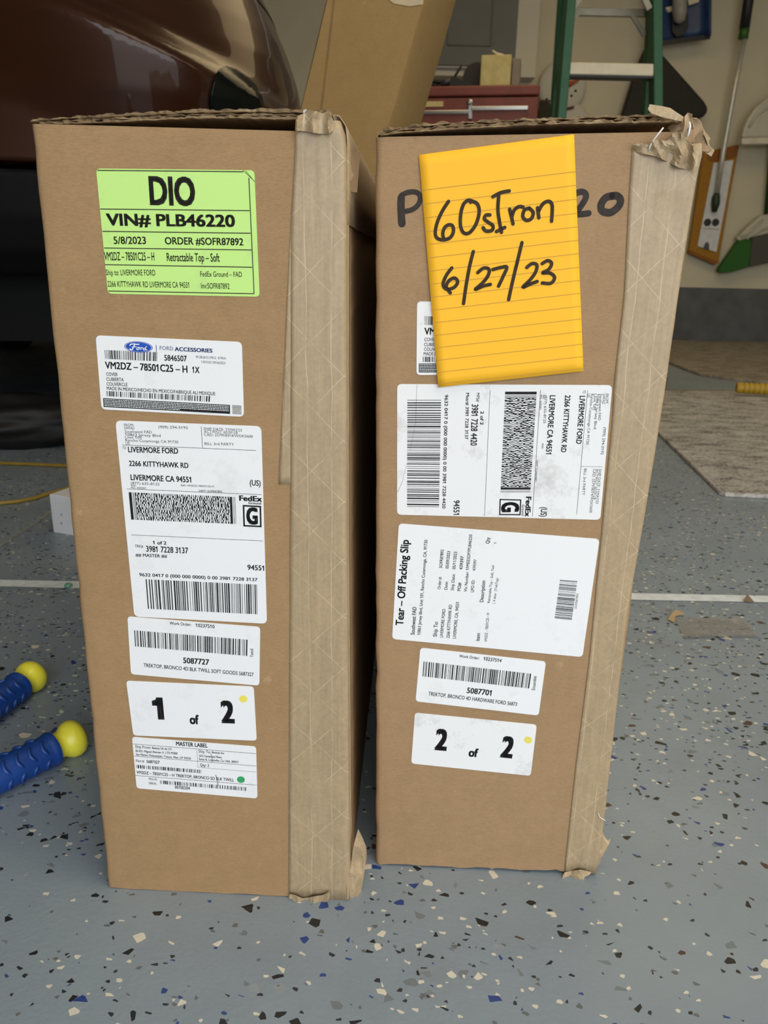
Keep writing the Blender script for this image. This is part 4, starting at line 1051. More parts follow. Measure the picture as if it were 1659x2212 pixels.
prof = [(.46, .90, .10), (.52, .955, .045), (.60, .985, .012), (.70, 1.0, 0), (.72, 1.0, .0), (.80, 1.0, .01), (.88, .995, .02), (.96, .985, .04), (1.03, .97, .06), (1.10, .945, .09), (1.18, .905, .13), (1.26, .86, .18), (1.34, .81, .24), (1.44, .74, .34), (1.54, .66, .46), (1.62, .57, .58), (1.68, .45, .72), (1.71, .30, .9)]
NTH = 240
def car_pt(th, z, wm, inset):
    a = CHW * wm; b = CLEN / 2 - inset * .9
    c, s_ = math.cos(th), math.sin(th); n = 4.2
    x = math.copysign(abs(c) ** (2 / n), c) * a; y = math.copysign(abs(s_) ** (2 / n), s_) * b
    # a shoulder crease that sweeps down towards the right corner
    if y < 0:
        zc = min(1.30, 0.93 + 0.36 * (0.61 - x))
        k = min(1, max(0, (z - zc + .02) / .085)); k = k * k * (3 - 2 * k)
        g = .085 * (1 - k) * min(1, max(0, (1.0 - abs(x) / a) * 5)) - .11 * max(0, min(1, (zc - z) / .25))
        y -= g
    return CO + CM @ V((x, y + CLEN / 2, 0)) + V((0, 0, z))
def car_band(z0, z1, name, m, parent, grow=0.0, close=True):
    zs = [p for p in prof if z0 <= p[0] <= z1]; fine = []
    for (a, b) in zip(zs, zs[1:]):
        for k in range(7): fine.append(tuple(a[i] + (b[i] - a[i]) * k / 7 for i in range(3)))
    fine.append(zs[-1])
    vs = []; n = NTH
    for (z, w, i) in fine:
        for k in range(n): vs.append(car_pt(2 * math.pi * k / n, z, w + grow, i - grow * .5))
    fs = [(r * n + k, r * n + (k + 1) % n, (r + 1) * n + (k + 1) % n, (r + 1) * n + k) for r in range(len(fine) - 1) for k in range(n)]
    if close: fs += [tuple(range(n - 1, -1, -1)), tuple((len(fine) - 1) * n + k for k in range(n))]
    o = obj(name, vs, fs, m, parent, smooth=True); return o, vs, fs
body, bvs, bfs = car_band(.72, 1.71, 'body', M_PAINT, car)
car_band(.46, .70, 'bumper', M_CARBLK, car, .006)[0]['label'] = 'black bumper'
mb = MB(); mb.box(CO + CM @ V((0, CLEN / 2, 0)) + V((0, 0, .38)), (1.45, CLEN - .5, .20), CM); mb.build('underbody', M_CARBLK, car)
bvh = BVHTree.FromPolygons(bvs, bfs[:-2])
def conform(name, poly, m, parent, off, div=4, wall=True):
    bm = bmesh.new(); bm.faces.new([bm.verts.new((x, y, 0)) for x, y in poly])
    bmesh.ops.triangulate(bm, faces=bm.faces[:])
    for _ in range(div):
        bmesh.ops.subdivide_edges(bm, edges=bm.edges[:], cuts=1); bmesh.ops.triangulate(bm, faces=bm.faces[:])
    vs = []
    for v in bm.verts:
        d = ray(v.co.x, v.co.y).normalized(); h = bvh.ray_cast(CAM, d)
        p = h[0] if h[0] else CAM + d * 2.3
        nn = h[1] if h[0] else -d
        if nn.dot(d) > 0: nn = -nn
        vs.append(p + nn * off)
    fs = [tuple(v.index for v in f.verts) for f in bm.faces]; bm.free()
    o = obj(name, vs, fs, m, parent, smooth=True)
    sm = o.modifiers.new('thickness', 'SOLIDIFY'); sm.thickness = .012; sm.offset = 0
    return o
lamp_poly = [(452, 205), (458, 178), (468, 157), (484, 150), (506, 156), (528, 170), (547, 190), (560, 215), (566, 245), (560, 285), (520, 300), (480, 290), (458, 250), (451, 225)]
conform('tail_lamp', lamp_poly, M_GLASS, car, .004)['label'] = 'dark rounded lamp'
# side windows and wheels
for s_ in (-1, 1):
    for k in range(2):
        a0, a1 = (-.62 + k * .66, -.06 + k * .66)
        gv = []; na, nz = 14, 8
        for jz in range(nz + 1):
            z = 1.20 + .33 * jz / nz
            (p0, p1) = next((p, q) for p, q in zip(prof, prof[1:]) if p[0] <= z <= q[0]); f = (z - p0[0]) / (p1[0] - p0[0])
            for ia in range(na + 1):
                th = a0 + (a1 - a0) * ia / na
                if s_ < 0: th = math.pi - th
                gv.append(car_pt(th, z, p0[1] + (p1[1] - p0[1]) * f + .004, p0[2] + (p1[2] - p0[2]) * f))
        wN = na + 1
        obj('window', gv, [(jz * wN + ia, jz * wN + ia + 1, (jz + 1) * wN + ia + 1, (jz + 1) * wN + ia) for jz in range(nz) for ia in range(na)], M_GLASS, car, smooth=True)
    for yy in (.72, CLEN - .72):
        c = CO + CM @ V((s_ * .72, yy, 0)) + V((0, 0, .35)); ax = CM @ V((s_, 0, 0))
        wv = MB(); wv.lathe(c - ax * .11, ax, [(.2, 0), (.33, .0), (.35, .02), (.35, .20), (.33, .22), (.24, .22), (.22, .20)], 40)
        wh = wv.build('wheel', M_TYRE, car, smooth=True); auto_smooth(wh)
        wv = MB(); wv.lathe(c - ax * .05, ax, [(.21, 0), (.22, .12), (.20, .14), (.06, .12), (.05, .15), (0, .15)], 24); wv.build('rim', M_STEEL, wh, smooth=True)

# ------------------------------------------------------------------ tall leaning carton behind
FT = Face(at(780, 130, 1.42), math.radians(-10))
def pt3(x, y, out=0): return FT.px(x, y, out)
a0, a1 = pt3(698, 0), pt3(638, 240); b0, b1 = pt3(919, 0), pt3(846, 273)
ax = ((a0 - a1).normalized() + (b0 - b1).normalized()).normalized()
BRp = b1 - ax * (b1.z / ax.z)
Wd = ((a0 - b0) - ax * (a0 - b0).dot(ax)).length
sideways = ax.cross(FT.back).normalized()
if sideways.dot(FT.u) < 0: sideways = -sideways
BLp = BRp - sideways * Wd
HT = 1.35; DT = 0.20
tall = thing('cardboard_box', BRp, 'long tan cardboard box leaning upright behind and between the two labelled boxes', 'cardboard box')
mb = MB()
def tp(u, d, h):
    bul = .012 * math.sin(math.pi * min(1, max(0, (h - .1) / 1.3))) if d > .5 else 0
    return BLp + sideways * (u * Wd + bul * (1 if u > .5 else 0)) + FT.back * (d * DT) + ax * h
ring = [(0.03, 0), (.5, 0), (.97, 0), (1, .06), (1, .5), (1, .94), (.97, 1), (.5, 1), (.03, 1), (0, .94), (0, .5), (0, .06)]
vs = []; nh = 16
for r in range(nh + 1):
    for (u, d) in ring:
        vs.append(tp(u, d, HT * r / nh) + FT.u * .003 * mnoise.noise(V((u * 3, d * 3, r * .6))))
n = len(ring)
fs = [(r * n + k, r * n + (k + 1) % n, (r + 1) * n + (k + 1) % n, (r + 1) * n + k) for r in range(nh) for k in range(n)] + [tuple(range(n - 1, -1, -1)), tuple(nh * n + k for k in range(n))]
o = obj('carton_walls', vs, fs, M_CARD_OLD, tall); fix_normals(o); auto_smooth(o, 50)
mb = MB(); mb.prism([pt3(x, y, .0004) for x, y in ((822, -70), (922, -70), (914, 10), (885, 14), (850, 8), (832, -8))], -FT.n * .0008)
mb.build('tape_strip', plain('clear_tape', (0.46, 0.36, 0.22, 1), 0.25), tall)
mb = MB(); 
mb.prism([pt3(x, y, .0003) for x, y in ((727, -60), (731, -60), (693, 268), (689, 268))], -FT.n * .0006)
mb.build('flap_edge', plain('carton_crease', (0.20, 0.12, 0.04, 1), 0.8), tall)

# ------------------------------------------------------------------ red tool cabinet and what lies on it
M_RED = plain('worn_red_enamel', (0.20, 0.045, 0.03, 1), 0.42, vary=0.15, scale=12)
FCH = Face(at(1165, 182, 4.55), math.radians(-10))
tr = FCH.uv(1165, 182); tl = FCH.uv(872, 189)
zt = FCH.at(tr).z; Wc = tr[0] - tl[0]
base = FCH.at((tr[0] - Wc / 2, 0)); base.z = 0
chest = thing('tool_cabinet', base, 'worn red metal tool cabinet with a silver rail standing against the back wall', 'tool cabinet')
Mc = Matrix((FCH.u, FCH.back, V((0, 0, 1)))).transposed()
def cpt(u, d, z): return V((0, 0, 0)) + FCH.o + FCH.u * u + FCH.back * d + V((0, 0, z - FCH.o.z))
def cbox(name, u0, u1, d0, d1, z0, z1, m, parent, bev=.004):
    mb = MB(); mb.box(cpt((u0 + u1) / 2, (d0 + d1) / 2, (z0 + z1) / 2), (u1 - u0, d1 - d0, z1 - z0), Mc, bev); return mb.build(name, m, parent)
U0, U1 = tl[0], tr[0]; DP = .42
zl = FCH.at(FCH.uv(1165, 207)).z
cbox('cabinet_body', U0, U1, .008, DP, .12, zl - .002, M_RED, chest)
cbox('lid', U0 - .004, U1 + .004, .0, DP + .006, zl + .004, zt, M_RED, chest, .008)
for uu in (U0 + .06, U1 - .06):
    for dd in (.07, DP - .07):
        mb = MB(); mb.lathe(cpt(uu, dd, .06) - FCH.u * .015, FCH.u, [(.05, 0), (.06, .004), (.06, .026), (.05, .03)], 20)
        mb.tube([cpt(uu, dd, .06), cpt(uu, dd, .125)], .012, 8); mb.build('caster', M_BLACK, chest, smooth=True)
def zpx(x, y): return FCH.at(FCH.uv(x, y)).z
def upx(x, y): return FCH.uv(x, y)[0]
xm = upx(1016, 240)
zr = zpx(1080, 236)
cbox('drawer_front', U0 + .02, xm - .006, -.004, .01, zr - .085, zr - .004, M_RED, chest, .003)
cbox('drawer_front', xm + .006, U1 - .05, -.004, .01, zr - .085, zr - .004, M_RED, chest, .003)
cbox('drawer_trim', U0 + .02, xm - .006, -.014, -.003, zr - .022, zr - .004, M_CHROME, chest, .002)
cbox('drawer_trim', xm + .006, U1 - .05, -.014, -.003, zr - .006, zr + .013, M_CHROME, chest, .002)
zz = zr - .10
while zz > .25:
    f_ = cbox('drawer_front', U0 + .02, U1 - .05, -.004, .01, zz - .125, zz - .005, M_RED, chest, .003)
    cbox('drawer_trim', U0 + .03, U1 - .06, -.014, -.003, zz - .025, zz - .008, M_CHROME, chest, .002); zz -= .135
mb = MB(); L0 = cpt(upx(1016, 218), -.004, zpx(1016, 222)); L1 = cpt(upx(1016, 258), -.004, zpx(1016, 258))
mb.bar(L0, L1, .022, .010, FCH.u, .003); mb.lathe(L0 - FCH.back * .004, -FCH.back, [(.014, 0), (.014, .01), (.008, .014)], 16)
mb.build('latch', M_STEEL, chest)
pl = cbox('name_plate', upx(906, 225), upx(957, 225), -.001, .010, zpx(930, 231), zpx(930, 219), plain('aged_plate', (0.62, 0.52, 0.22, 1), 0.4, vary=0.25, scale=180), chest, .002)
pl['label'] = 'pale yellowed plate'
def on_chest(x, d=0.1): return cpt(upx(x, 184), d, zt)
# yellowed carton with a pen on it, grey box beside it
def chest_box(name, x0, x1, ytop, d0, d1, m, lab, cat):
    u0, u1 = upx(x0, 183), upx(x1, 183)
    h = FCH.at(FCH.uv(x0, ytop)).z - zt
    mb = MB(); mb.box(cpt((u0 + u1) / 2, (d0 + d1) / 2, zt + h / 2 + .0005), (u1 - u0, d1 - d0, h), Mc, .004)
    b_ = cpt((u0 + u1) / 2, (d0 + d1) / 2, zt); o = mb.build(name, m, base=b_); tag(o, lab, cat); return o, h
def stained():
    t = NT('yellowed_card'); v = t.coord()
    t.set(Base_Color=t.ramp(t.noise(v, 14, 5, .7).outputs[0], [(.35, (0.50, 0.42, 0.17, 1)), (.6, (0.62, 0.53, 0.26, 1)), (.8, (0.42, 0.29, 0.09, 1))]), Roughness=.7); return t.m
_, hb = chest_box('carton', 1036, 1101, 117, .02, .16, stained(), 'yellowed square carton standing on the red tool cabinet', 'box')
mb = MB(); q = cpt(upx(1070, 183), .06, zt + hb + .006)
mb.tube([q - FCH.u * .03 + V((0, 0, .022)), q - FCH.u * .005 + V((0, 0, .008)), q + FCH.u * .03], .0055, 8)
o = mb.build('marker_pen', plain('white_plastic', (0.75, 0.70, 0.55, 1), 0.4), base=q - V((0, 0, .006)), smooth=True); tag(o, 'pale pen lying on top of the yellowed carton', 'pen')
chest_box('storage_box', 1103, 1121, 121, .05, .20, plain('grey_plastic', (0.22, 0.20, 0.16, 1), 0.5), 'narrow grey box standing right behind the yellowed carton', 'box')
# cable, black tool, round dark roll
mb = MB(); pts = []
rn = random.Random(4)
for k in range(60):
    a = k * .55; r_ = .045 + .015 * math.sin(k * 1.3)
    pts.append(cpt(upx(938, 184) + math.cos(a) * r_ * 1.2, .16 + math.sin(a) * r_, zt + .009 + .0006 * k))
pts += [cpt(upx(960, 184), .14, zt + .05), cpt(upx(975, 184), .13, zt + .065), cpt(upx(985, 184), .12, zt + .10), cpt(upx(990, 184), .12, zt + .118)]
mb.tube(pts, .0065, 8); o = mb.build('power_cord', M_BLACK, base=cpt(upx(938, 184), .16, zt), smooth=True); tag(o, 'tangled dark power cord heaped on the left of the red tool cabinet', 'cord')
tool = thing('hand_saw', cpt(upx(1000, 184), .06, zt), 'black wedge shaped tool lying in front of the round dark roll', 'tool')
mb = MB(); mb.prism([cpt(upx(x, 184), .03, zt + h) for x, h in ((968, .001), (1030, .001), (1012, .016), (976, .052))], FCH.back * .03); fix_normals(mb.build('blade', M_BLACK, tool))
mb = MB(); mb.tube([cpt(upx(950, 184), .045, zt + .018), cpt(upx(972, 184), .045, zt + .036)], [.014, .018], 12); mb.build('handle', plain('dark_grey_plastic', (0.05, 0.05, 0.05, 1), .5), tool, smooth=True)
mb = MB(); mb.lathe(cpt(upx(1022, 184), .20, zt + .078), FCH.back, [(.02, 0), (.075, 0), (.076, .003), (.076, .045), (.07, .048), (.02, .048)], 28)
q = cpt(upx(1022, 184), .2, zt); o = mb.build('tape_roll', plain('dark_roll', (0.02, 0.012, 0.01, 1), .5), base=q, smooth=True); tag(o, 'round dark roll standing left of the yellowed carton', 'roll'); auto_smooth(o)

# ------------------------------------------------------------------ wall cabinet above
M_OFFW = plain('offwhite_paint', (0.60, 0.565, 0.46, 1), 0.6, vary=0.04, scale=4)
M_GDOOR = plain('grey_door_paint', (0.145, 0.15, 0.14, 1), 0.6, vary=0.06, scale=5)
YF = YB - .14
A = at(1157, 167, YF); xL_, xR_ = at(790, 100, YF).x, A.x; zb_ = A.z
wc = thing('wall_cabinet', ((xL_ + xR_) / 2, YF + .07, zb_), 'off-white wall cabinet with a grey panelled door above the red tool cabinet', 'cabinet')
mb = MB(); mb.box(((xL_ + xR_) / 2, YF + .075, (zb_ + 2.55) / 2), (xR_ - xL_, .13, 2.55 - zb_), None, .004); mb.build('carcass', M_OFFW, wc)
gx0, gx1, gz = at(905, 100, YF).x, at(1113, 120, YF).x, at(1000, 142, YF).z
mb = MB(); mb.box(((gx0 + gx1) / 2, YF, (gz + 2.5) / 2), (gx1 - gx0, .018, 2.5 - gz), None, .003); dr = mb.build('door', M_GDOOR, wc); dr['label'] = 'grey panelled door'
mx0, mx1, mz = at(967, 90, YF).x, at(1061, 90, YF).x, at(1010, 98, YF).z
mb = MB()
for (a, b) in (((mx0, mz), (mx1, mz)), ((mx0, mz), (mx0, 2.42)), ((mx1, mz), (mx1, 2.42)), ((mx0, 2.42), (mx1, 2.42))):
    mb.bar(V((a[0], YF - .010, a[1])), V((b[0], YF - .010, b[1])), .016, .012, (0, 1, 0), .003)
mb.build('panel_moulding', M_GDOOR, dr)
mb = MB(); mb.box(((gx0 + gx1) / 2, YF - .004, gz - .012), (gx1 - gx0, .02, .016), None, .002); mb.build('bottom_strip', plain('brushed_strip', (0.30, 0.31, 0.30, 1), .4), wc)

# ------------------------------------------------------------------ step ladder
M_FIB = plain('green_fibreglass', (0.018, 0.115, 0.048, 1), 0.5, vary=0.1)
M_ALU = plain('aluminium', (0.74, 0.67, 0.50, 1), 0.5, 0.1, vary=0.06)
M_ALUD = plain('dull_brace', (0.36, 0.34, 0.27, 1), 0.5, 0.3)
YLd = 3.55
lad = thing('step_ladder', (1.0, YLd, 0), 'green fibreglass step ladder with pale steps standing in front of the back wall', 'ladder')
def rail_line(p, q, Y):
    a, b = at(*p, Y), at(*q, Y); d = (b - a) / (b.z - a.z)
    lo = a + d * (0.0 - a.z); hi = a + d * (1.83 - a.z); return lo, hi
rl0 = rail_line((1231, 0), (1211, 244), YLd); rl1 = rail_line((1415, 0), (1417, 225), YLd)
rl1 = (rl1[0] + V((-.006, 0, 0)), rl1[1])
for lo, hi in (rl0, rl1):
    mb = MB(); mb.bar(lo + V((0, 0, .02)), hi, .037, .075, (1, 0, 0), .004); rr = mb.build('side_rail', M_FIB, lad)
    mb = MB(); mb.box(lo + V((0, 0, .02)), (.055, .095, .04), None, .006); mb.build('foot', M_BLACK, rr)
rr0 = rail_line((1207, 20), (1200, 180), YLd + .16); rr1 = rail_line((1399, 20), (1397, 180), YLd + .16)
for lo, hi in (rr0, rr1):
    lo2 = V((lo.x, YLd + .34, 0))
    mb = MB(); mb.bar(lo2 + V((0, 0, .02)), V((hi.x, YLd + .07, 1.80)), .026, .05, (1, 0, 0), .004); rr = mb.build('rear_rail', M_FIB, lad)
    mb = MB(); mb.box(lo2 + V((0, 0, .02)), (.045, .07, .04), None, .006); mb.build('foot', M_BLACK, rr)
def lerp_z(rl, z): return rl[0] + (rl[1] - rl[0]) * ((z - rl[0].z) / (rl[1].z - rl[0].z))
zs = at(1315, 153, YLd).z; stepz = []
z = zs
while z > .2: stepz.append(z); z -= .305
stepz.append(zs + .33)
for z in stepz:
    a, b = lerp_z(rl0, z), lerp_z(rl1, z)
    mb = MB(); mb.box((a + b) / 2 + V((0, .01, 0)), ((b - a).length - .03, .085, .044), None, .004); mb.build('step', M_ALU, lad)
    mb = MB(); mb.box((a + b) / 2 + V((0, .0, -.026)), ((b - a).length - .03, .06, .008), None); mb.build('step_dark_strip', M_BLACK, lad)  # black strip along the underside of the step
    for (p, sg) in (((a, 1), (b, -1)) if z > zs + .1 else ()):
        mb = MB(); mb.bar(p + V((sg * .012, -.02, -.115)), p + V((sg * .075, -.02, -.022)), .010, .022, (0, 1, 0)); mb.build('brace', M_ALUD, lad)
zrb = at(1315, 27, YLd + .14).z
for z, dy in ((zrb, .14), (zrb - .42, .20), (zrb - .84, .26)):
    mb = MB(); a = V((lerp_z(rr0, z).x, YLd + dy, z)); b = V((lerp_z(rr1, z).x, YLd + dy, z))
    mb.bar(a, b, .030, .02, (0, 0, 1), .003); mb.build('rear_bar', M_ALUD, lad)
    for (p, sg) in ((a, 1), (b, -1)):
        mb = MB(); mb.bar(p + V((sg * .01, -.012, -.085)), p + V((sg * .075, -.012, -.008)), .010, .018, (0, 1, 0)); mb.build('brace', M_ALUD, lad)
mb = MB(); t_ = (rl0[1] + rl1[1]) / 2; mb.box(t_ + V((0, .05, .01)), ((rl1[1] - rl0[1]).length + .06, .22, .06), None, .01); mb.build('top_cap', M_FIB, lad)

# ------------------------------------------------------------------ things on the back wall
YW = YB - .012
def wall_poly(name, pts, Y, thick, m, parent=None, base=None, bev=0.0):
    P = [at(x, y, Y) for x, y in pts]
    mb = MB(); mb.prism(P, (0, thick, 0)); o = mb.build(name, m, parent, base); fix_normals(o)
    if bev: 
        b_ = o.modifiers.new('bevel', 'BEVEL'); b_.width = bev; b_.segments = 2; b_.limit_method = 'ANGLE'
    return o
# blue shovel blade
M_BLU2 = plain('dark_blue_plastic', (0.020, 0.045, 0.135, 1), 0.45, vary=0.12)
sv = thing('shovel', at(1478, 90, YW - .05), 'dark blue plastic shovel with a grey handle hanging on the wall beside the ladder', 'shovel')
gv = []; NX, NY = 14, 12
for j in range(NY + 1):
    for i in range(NX + 1):
        u, v = i / NX, j / NY
        l = V((1409 - 2 * v, -150 + v * 243)); r = V((1537 - 2 * v, -150 + v * 227))
        p = l * (1 - u) + r * u
        dpt = .10 * (1 - (2 * u - 1) ** 2) * (1 - .5 * v) ; rim = .05 * max(0, abs(2 * u - 1) - .72) / .28
        gv.append(at(p.x, p.y, YW - .03 - .09 + dpt * .7 - rim))
w = NX + 1
o = obj('blade', gv, [(j * w + i, (j + 1) * w + i, (j + 1) * w + i + 1, j * w + i + 1) for j in range(NY) for i in range(NX)], M_BLU2, sv, smooth=True)
sm = o.modifiers.new('thickness', 'SOLIDIFY'); sm.thickness = .006
wall_poly('wear_strip', [(1407, 90), (1536, 74), (1534, 84), (1406, 99)], YW - .125, .014, M_BLACK, sv)
def wall_tube(name, pts, Y, r, m, parent, n=14):
    mb = MB(); mb.tube([at(x, y, yy) for (x, y), yy in zip(pts, Y if isinstance(Y, list) else [Y] * len(pts))], r, n); return mb.build(name, m, parent, smooth=True)
wall_tube('handle', [(1470, -240), (1469, -60), (1468, 25), (1468, 45), (1467.5, 51)], YW - .16, [.038, .044, .045, .034, .008], plain('grey_handle', (0.30, 0.29, 0.25, 1), .5), sv)
wall_poly('socket', [(1451, 30), (1488, 30), (1487, 58), (1478, 76), (1462, 80), (1453, 70)], YW - .118, .05, M_BLACK, sv, bev=.004)
M_STK = plain('pale_sticker', (0.66, 0.60, 0.44, 1), .5)
wall_poly('sticker', [(1486, -3), (1509, -6), (1510, 4), (1488, 11)], YW - .115, .03, M_STK, sv)
wall_poly('sticker', [(1438, 16), (1452, 13), (1454, 24), (1444, 26)], YW - .115, .03, M_STK, sv)
# black bag behind the ladder
bp2 = [(1398, 100), (1412, 92), (1424, 100), (1434, 119), (1462, 150), (1495, 187), (1523, 219), (1530, 232), (1529, 243), (1520, 252), (1500, 258), (1440, 300), (1340, 330), (1330, 300), (1345, 250), (1370, 170), (1385, 130)]
o = wall_poly('bag', bp2, YW - .10, .08, plain('black_cloth', (0.012, 0.010, 0.007, 1), .7, vary=.2), base=at(1430, 250, YW - .06), bev=.02)
tag(o, 'black triangular bag with a rounded corner hanging on the wall behind the ladder', 'bag')
# flat mop
M_ORG = plain('orange_microfibre', (0.34, 0.155, 0.012, 1), .85, vary=.2, scale=120)
M_ORGD = plain('rust_edge', (0.24, 0.085, 0.012, 1), .8)
mop = thing('flat_mop', at(1540, 560, YW), 'orange rimmed flat mop with a silver pole hanging on the wall at right', 'mop')
o = wall_poly('mop_pad', [(1520, 328), (1598, 312), (1576, 430), (1553, 568), (1488, 541), (1505, 430)], YW - .035, .03, M_ORG, mop, bev=.006)
wall_poly('pad_edge', [(1488, 541), (1553, 567), (1545, 572), (1488, 547)], YW - .04, .035, M_ORGD, mop)
wall_poly('pad_edge', [(1524, 329), (1597, 312), (1590, 340), (1535, 350)], YW - .037, .004, M_ORGD, mop)
pl = wall_poly('mop_plate', [(1542, 352), (1585, 345), (1570, 430), (1548, 545), (1507, 532), (1527, 430)], YW - .045, .012, plain('white_mop_plate', (0.62, 0.63, 0.62, 1), .4), mop, bev=.003)
pl['label'] = 'white plate'
wall_poly('plate_groove', [(1518, 492), (1554, 495), (1553, 497), (1517, 494)], YW - .047, .004, M_GREYINK, pl)
wall_poly('plate_notch', [(1519, 536), (1524, 524), (1529, 523), (1532, 528), (1532, 540)], YW - .047, .004, plain('dark_slot', (0.06, 0.06, 0.09, 1), .5), pl)
for x in (1528, 1545.5):
    mb = MB(); mb.lathe(at(x, 480.5, YW - .0445), (0, -1, 0), [(.0255, 0), (.0255, .003), (.02, .004)], 20); mb.build('plate_hole', M_BLACK, pl)
wall_tube('pole', [(1608, 84), (1585, 200), (1562, 330), (1549, 417)], [YW - .11, YW - .10, YW - .085, YW - .07], .0175, plain('satin_pole', (0.60, 0.57, 0.50, 1), 0.4, 0.5), mop)
wall_tube('pole_grip', [(1640, -160), (1617, 0), (1608, 62)], [YW - .13, YW - .115, YW - .11], .032, plain('navy_grip', (0.012, 0.012, 0.020, 1), .5), mop)
wall_tube('collar', [(1609, 60), (1605, 84)], [YW - .11, YW - .11], .031, plain('green_collar', (0.035, 0.11, 0.015, 1), .5), mop)
wall_tube('joint', [(1549, 416), (1547, 426), (1546, 440), (1543, 458)], [YW - .07, YW - .068, YW - .066, YW - .062], [.016, .027, .028, .017], plain('dark_green_joint', (0.018, 0.035, 0.015, 1), .5), mop)
# angle broom
br = thing('broom', at(1610, 580, YW), 'angled broom with green and grey bristles hanging at the right edge of the wall', 'broom')
wall_tube('pole', [(1690, 120), (1668, 300), (1655, 463)], YW - .035, .0145, plain('dark_green_pole', (0.012, 0.05, 0.018, 1), .5), br)
M_CREAM = plain('cream_plastic', (0.50, 0.47, 0.36, 1), .5, vary=.08)
wall_poly('head', [(1647, 463), (1665, 466), (1720, 500), (1720, 508), (1660, 505), (1625, 513), (1596, 521), (1592, 515), (1612, 494), (1632, 476)], YW - .075, .06, M_CREAM, br, bev=.012)
for pts in ([(1600, 512), (1620, 500), (1648, 475)], [(1612, 516), (1640, 498), (1662, 490)]):
    wall_tube('rib', pts, YW - .08, .009, M_CREAM, br)
def bristles(name, pts, m):
    return wall_poly(name, pts, YW - .07, .05, m, br, bev=.006)
def bristle_mat(name, c):
    t = NT(name); wv = t.n('ShaderNodeTexWave'); wv.inputs['Scale'].default_value = 60; wv.inputs['Distortion'].default_value = 1.5
    t.l(t.coord(), wv.inputs[0]); t.set(Base_Color=t.ramp(wv.outputs[1], [(0, tuple(x * .6 for x in c[:3]) + (1,)), (1, c)]), Roughness=.7); t.bump(wv.outputs[1], .5, .003); return t.m
bristles('bristles', [(1595, 521), (1624, 513), (1622, 545), (1618, 577), (1580, 588), (1560, 590), (1552, 586), (1556, 577)], bristle_mat('green_bristles', (0.03, 0.15, 0.015, 1)))['label'] = 'green bristles'
bristles('bristles', [(1625, 513), (1660, 505), (1720, 507), (1720, 555), (1660, 568), (1619, 577), (1622, 545)], bristle_mat('grey_bristles', (0.10, 0.09, 0.075, 1)))['label'] = 'dark grey bristles'
# white dustpan hanging at the right edge
M_FROST = plain('frosted_white_plastic', (0.52, 0.50, 0.40, 1), .35, vary=.04)
dp = thing('dustpan', at(1650, 310, YW), 'frosted white dustpan hanging above the broom at the right edge', 'dustpan')
wall_poly('pan', [(1603, 298), (1607, 278), (1615, 258), (1632, 232), (1659, 210), (1700, 195), (1760, 190), (1780, 300), (1700, 296)], YW - .14, .045, M_FROST, dp, bev=.015)
wall_tube('rib', [(1618, 275), (1634, 250), (1662, 230), (1700, 218)], YW - .145, .007, M_FROST, dp)
wall_poly('lip', [(1603, 298), (1780, 292), (1780, 308), (1603, 312)], YW - .175, .08, plain('white_lip', (0.64, 0.60, 0.48, 1), .4), dp, bev=.006)
# snowman decoration behind the ladder
M_SNOW = plain('white_felt', (0.56, 0.54, 0.46, 1), .8, vary=.04)
YS = YW - .02
sn = thing('snowman_decoration', at(1214, 330, YS), 'flat white snowman decoration with an orange nose hanging behind the ladder', 'decoration')
def puck(name, x, y, rpx, m, parent):
    c = at(x, y, YS); r = rpx / FPX * YS * 1.02
    mb = MB(); mb.lathe(c, (0, -1, 0), [(r, -.012), (r, 0), (r * .97, .010), (r * .8, .022), (r * .4, .030), (0, .032)], 40); return mb.build(name, m, parent, smooth=True)
hd = puck('head', 1215, 188, 45, M_SNOW, sn); puck('body', 1210, 292, 62, M_SNOW, sn)
mb = MB(); mb.tube([at(1223, 184, YS - .035), at(1252, 173, YS - .045)], [.024, .002], 12); mb.build('nose', plain('orange_felt', (0.42, 0.09, 0.01, 1), .8), sn, smooth=True)['label'] = 'orange pointed nose'
for x, y in ((1243, 196.5), (1234, 207), (1221, 211), (1181, 215), (1186, 219), (1193, 205), (1200, 216)):
    mb = MB(); mb.lathe(at(x, y, YS - .024), (0, -1, 0), [(.008, 0), (.009, .004), (.004, .009)], 12); mb.build('coal_dot', M_BLACK, sn, smooth=True)
wall_poly('scarf', [(1176, 226), (1200, 234), (1220, 233), (1241, 228), (1240, 234), (1219, 238), (1200, 240), (1178, 234)], YS - .04, .03, plain('dark_red_felt', (0.09, 0.018, 0.012, 1), .8), sn, bev=.004)
o = wall_poly('bag', [(1163, 222), (1170, 214), (1182, 216), (1192, 226), (1206, 234), (1212, 262), (1208, 330), (1166, 330), (1162, 262)], YS - .15, .07, plain('dark_olive_cloth', (0.028, 0.024, 0.008, 1), .8, vary=.2), base=at(1187, 280, YS - .06), bev=.02)
tag(o, 'dark olive bag hanging just right of the red tool cabinet', 'bag')

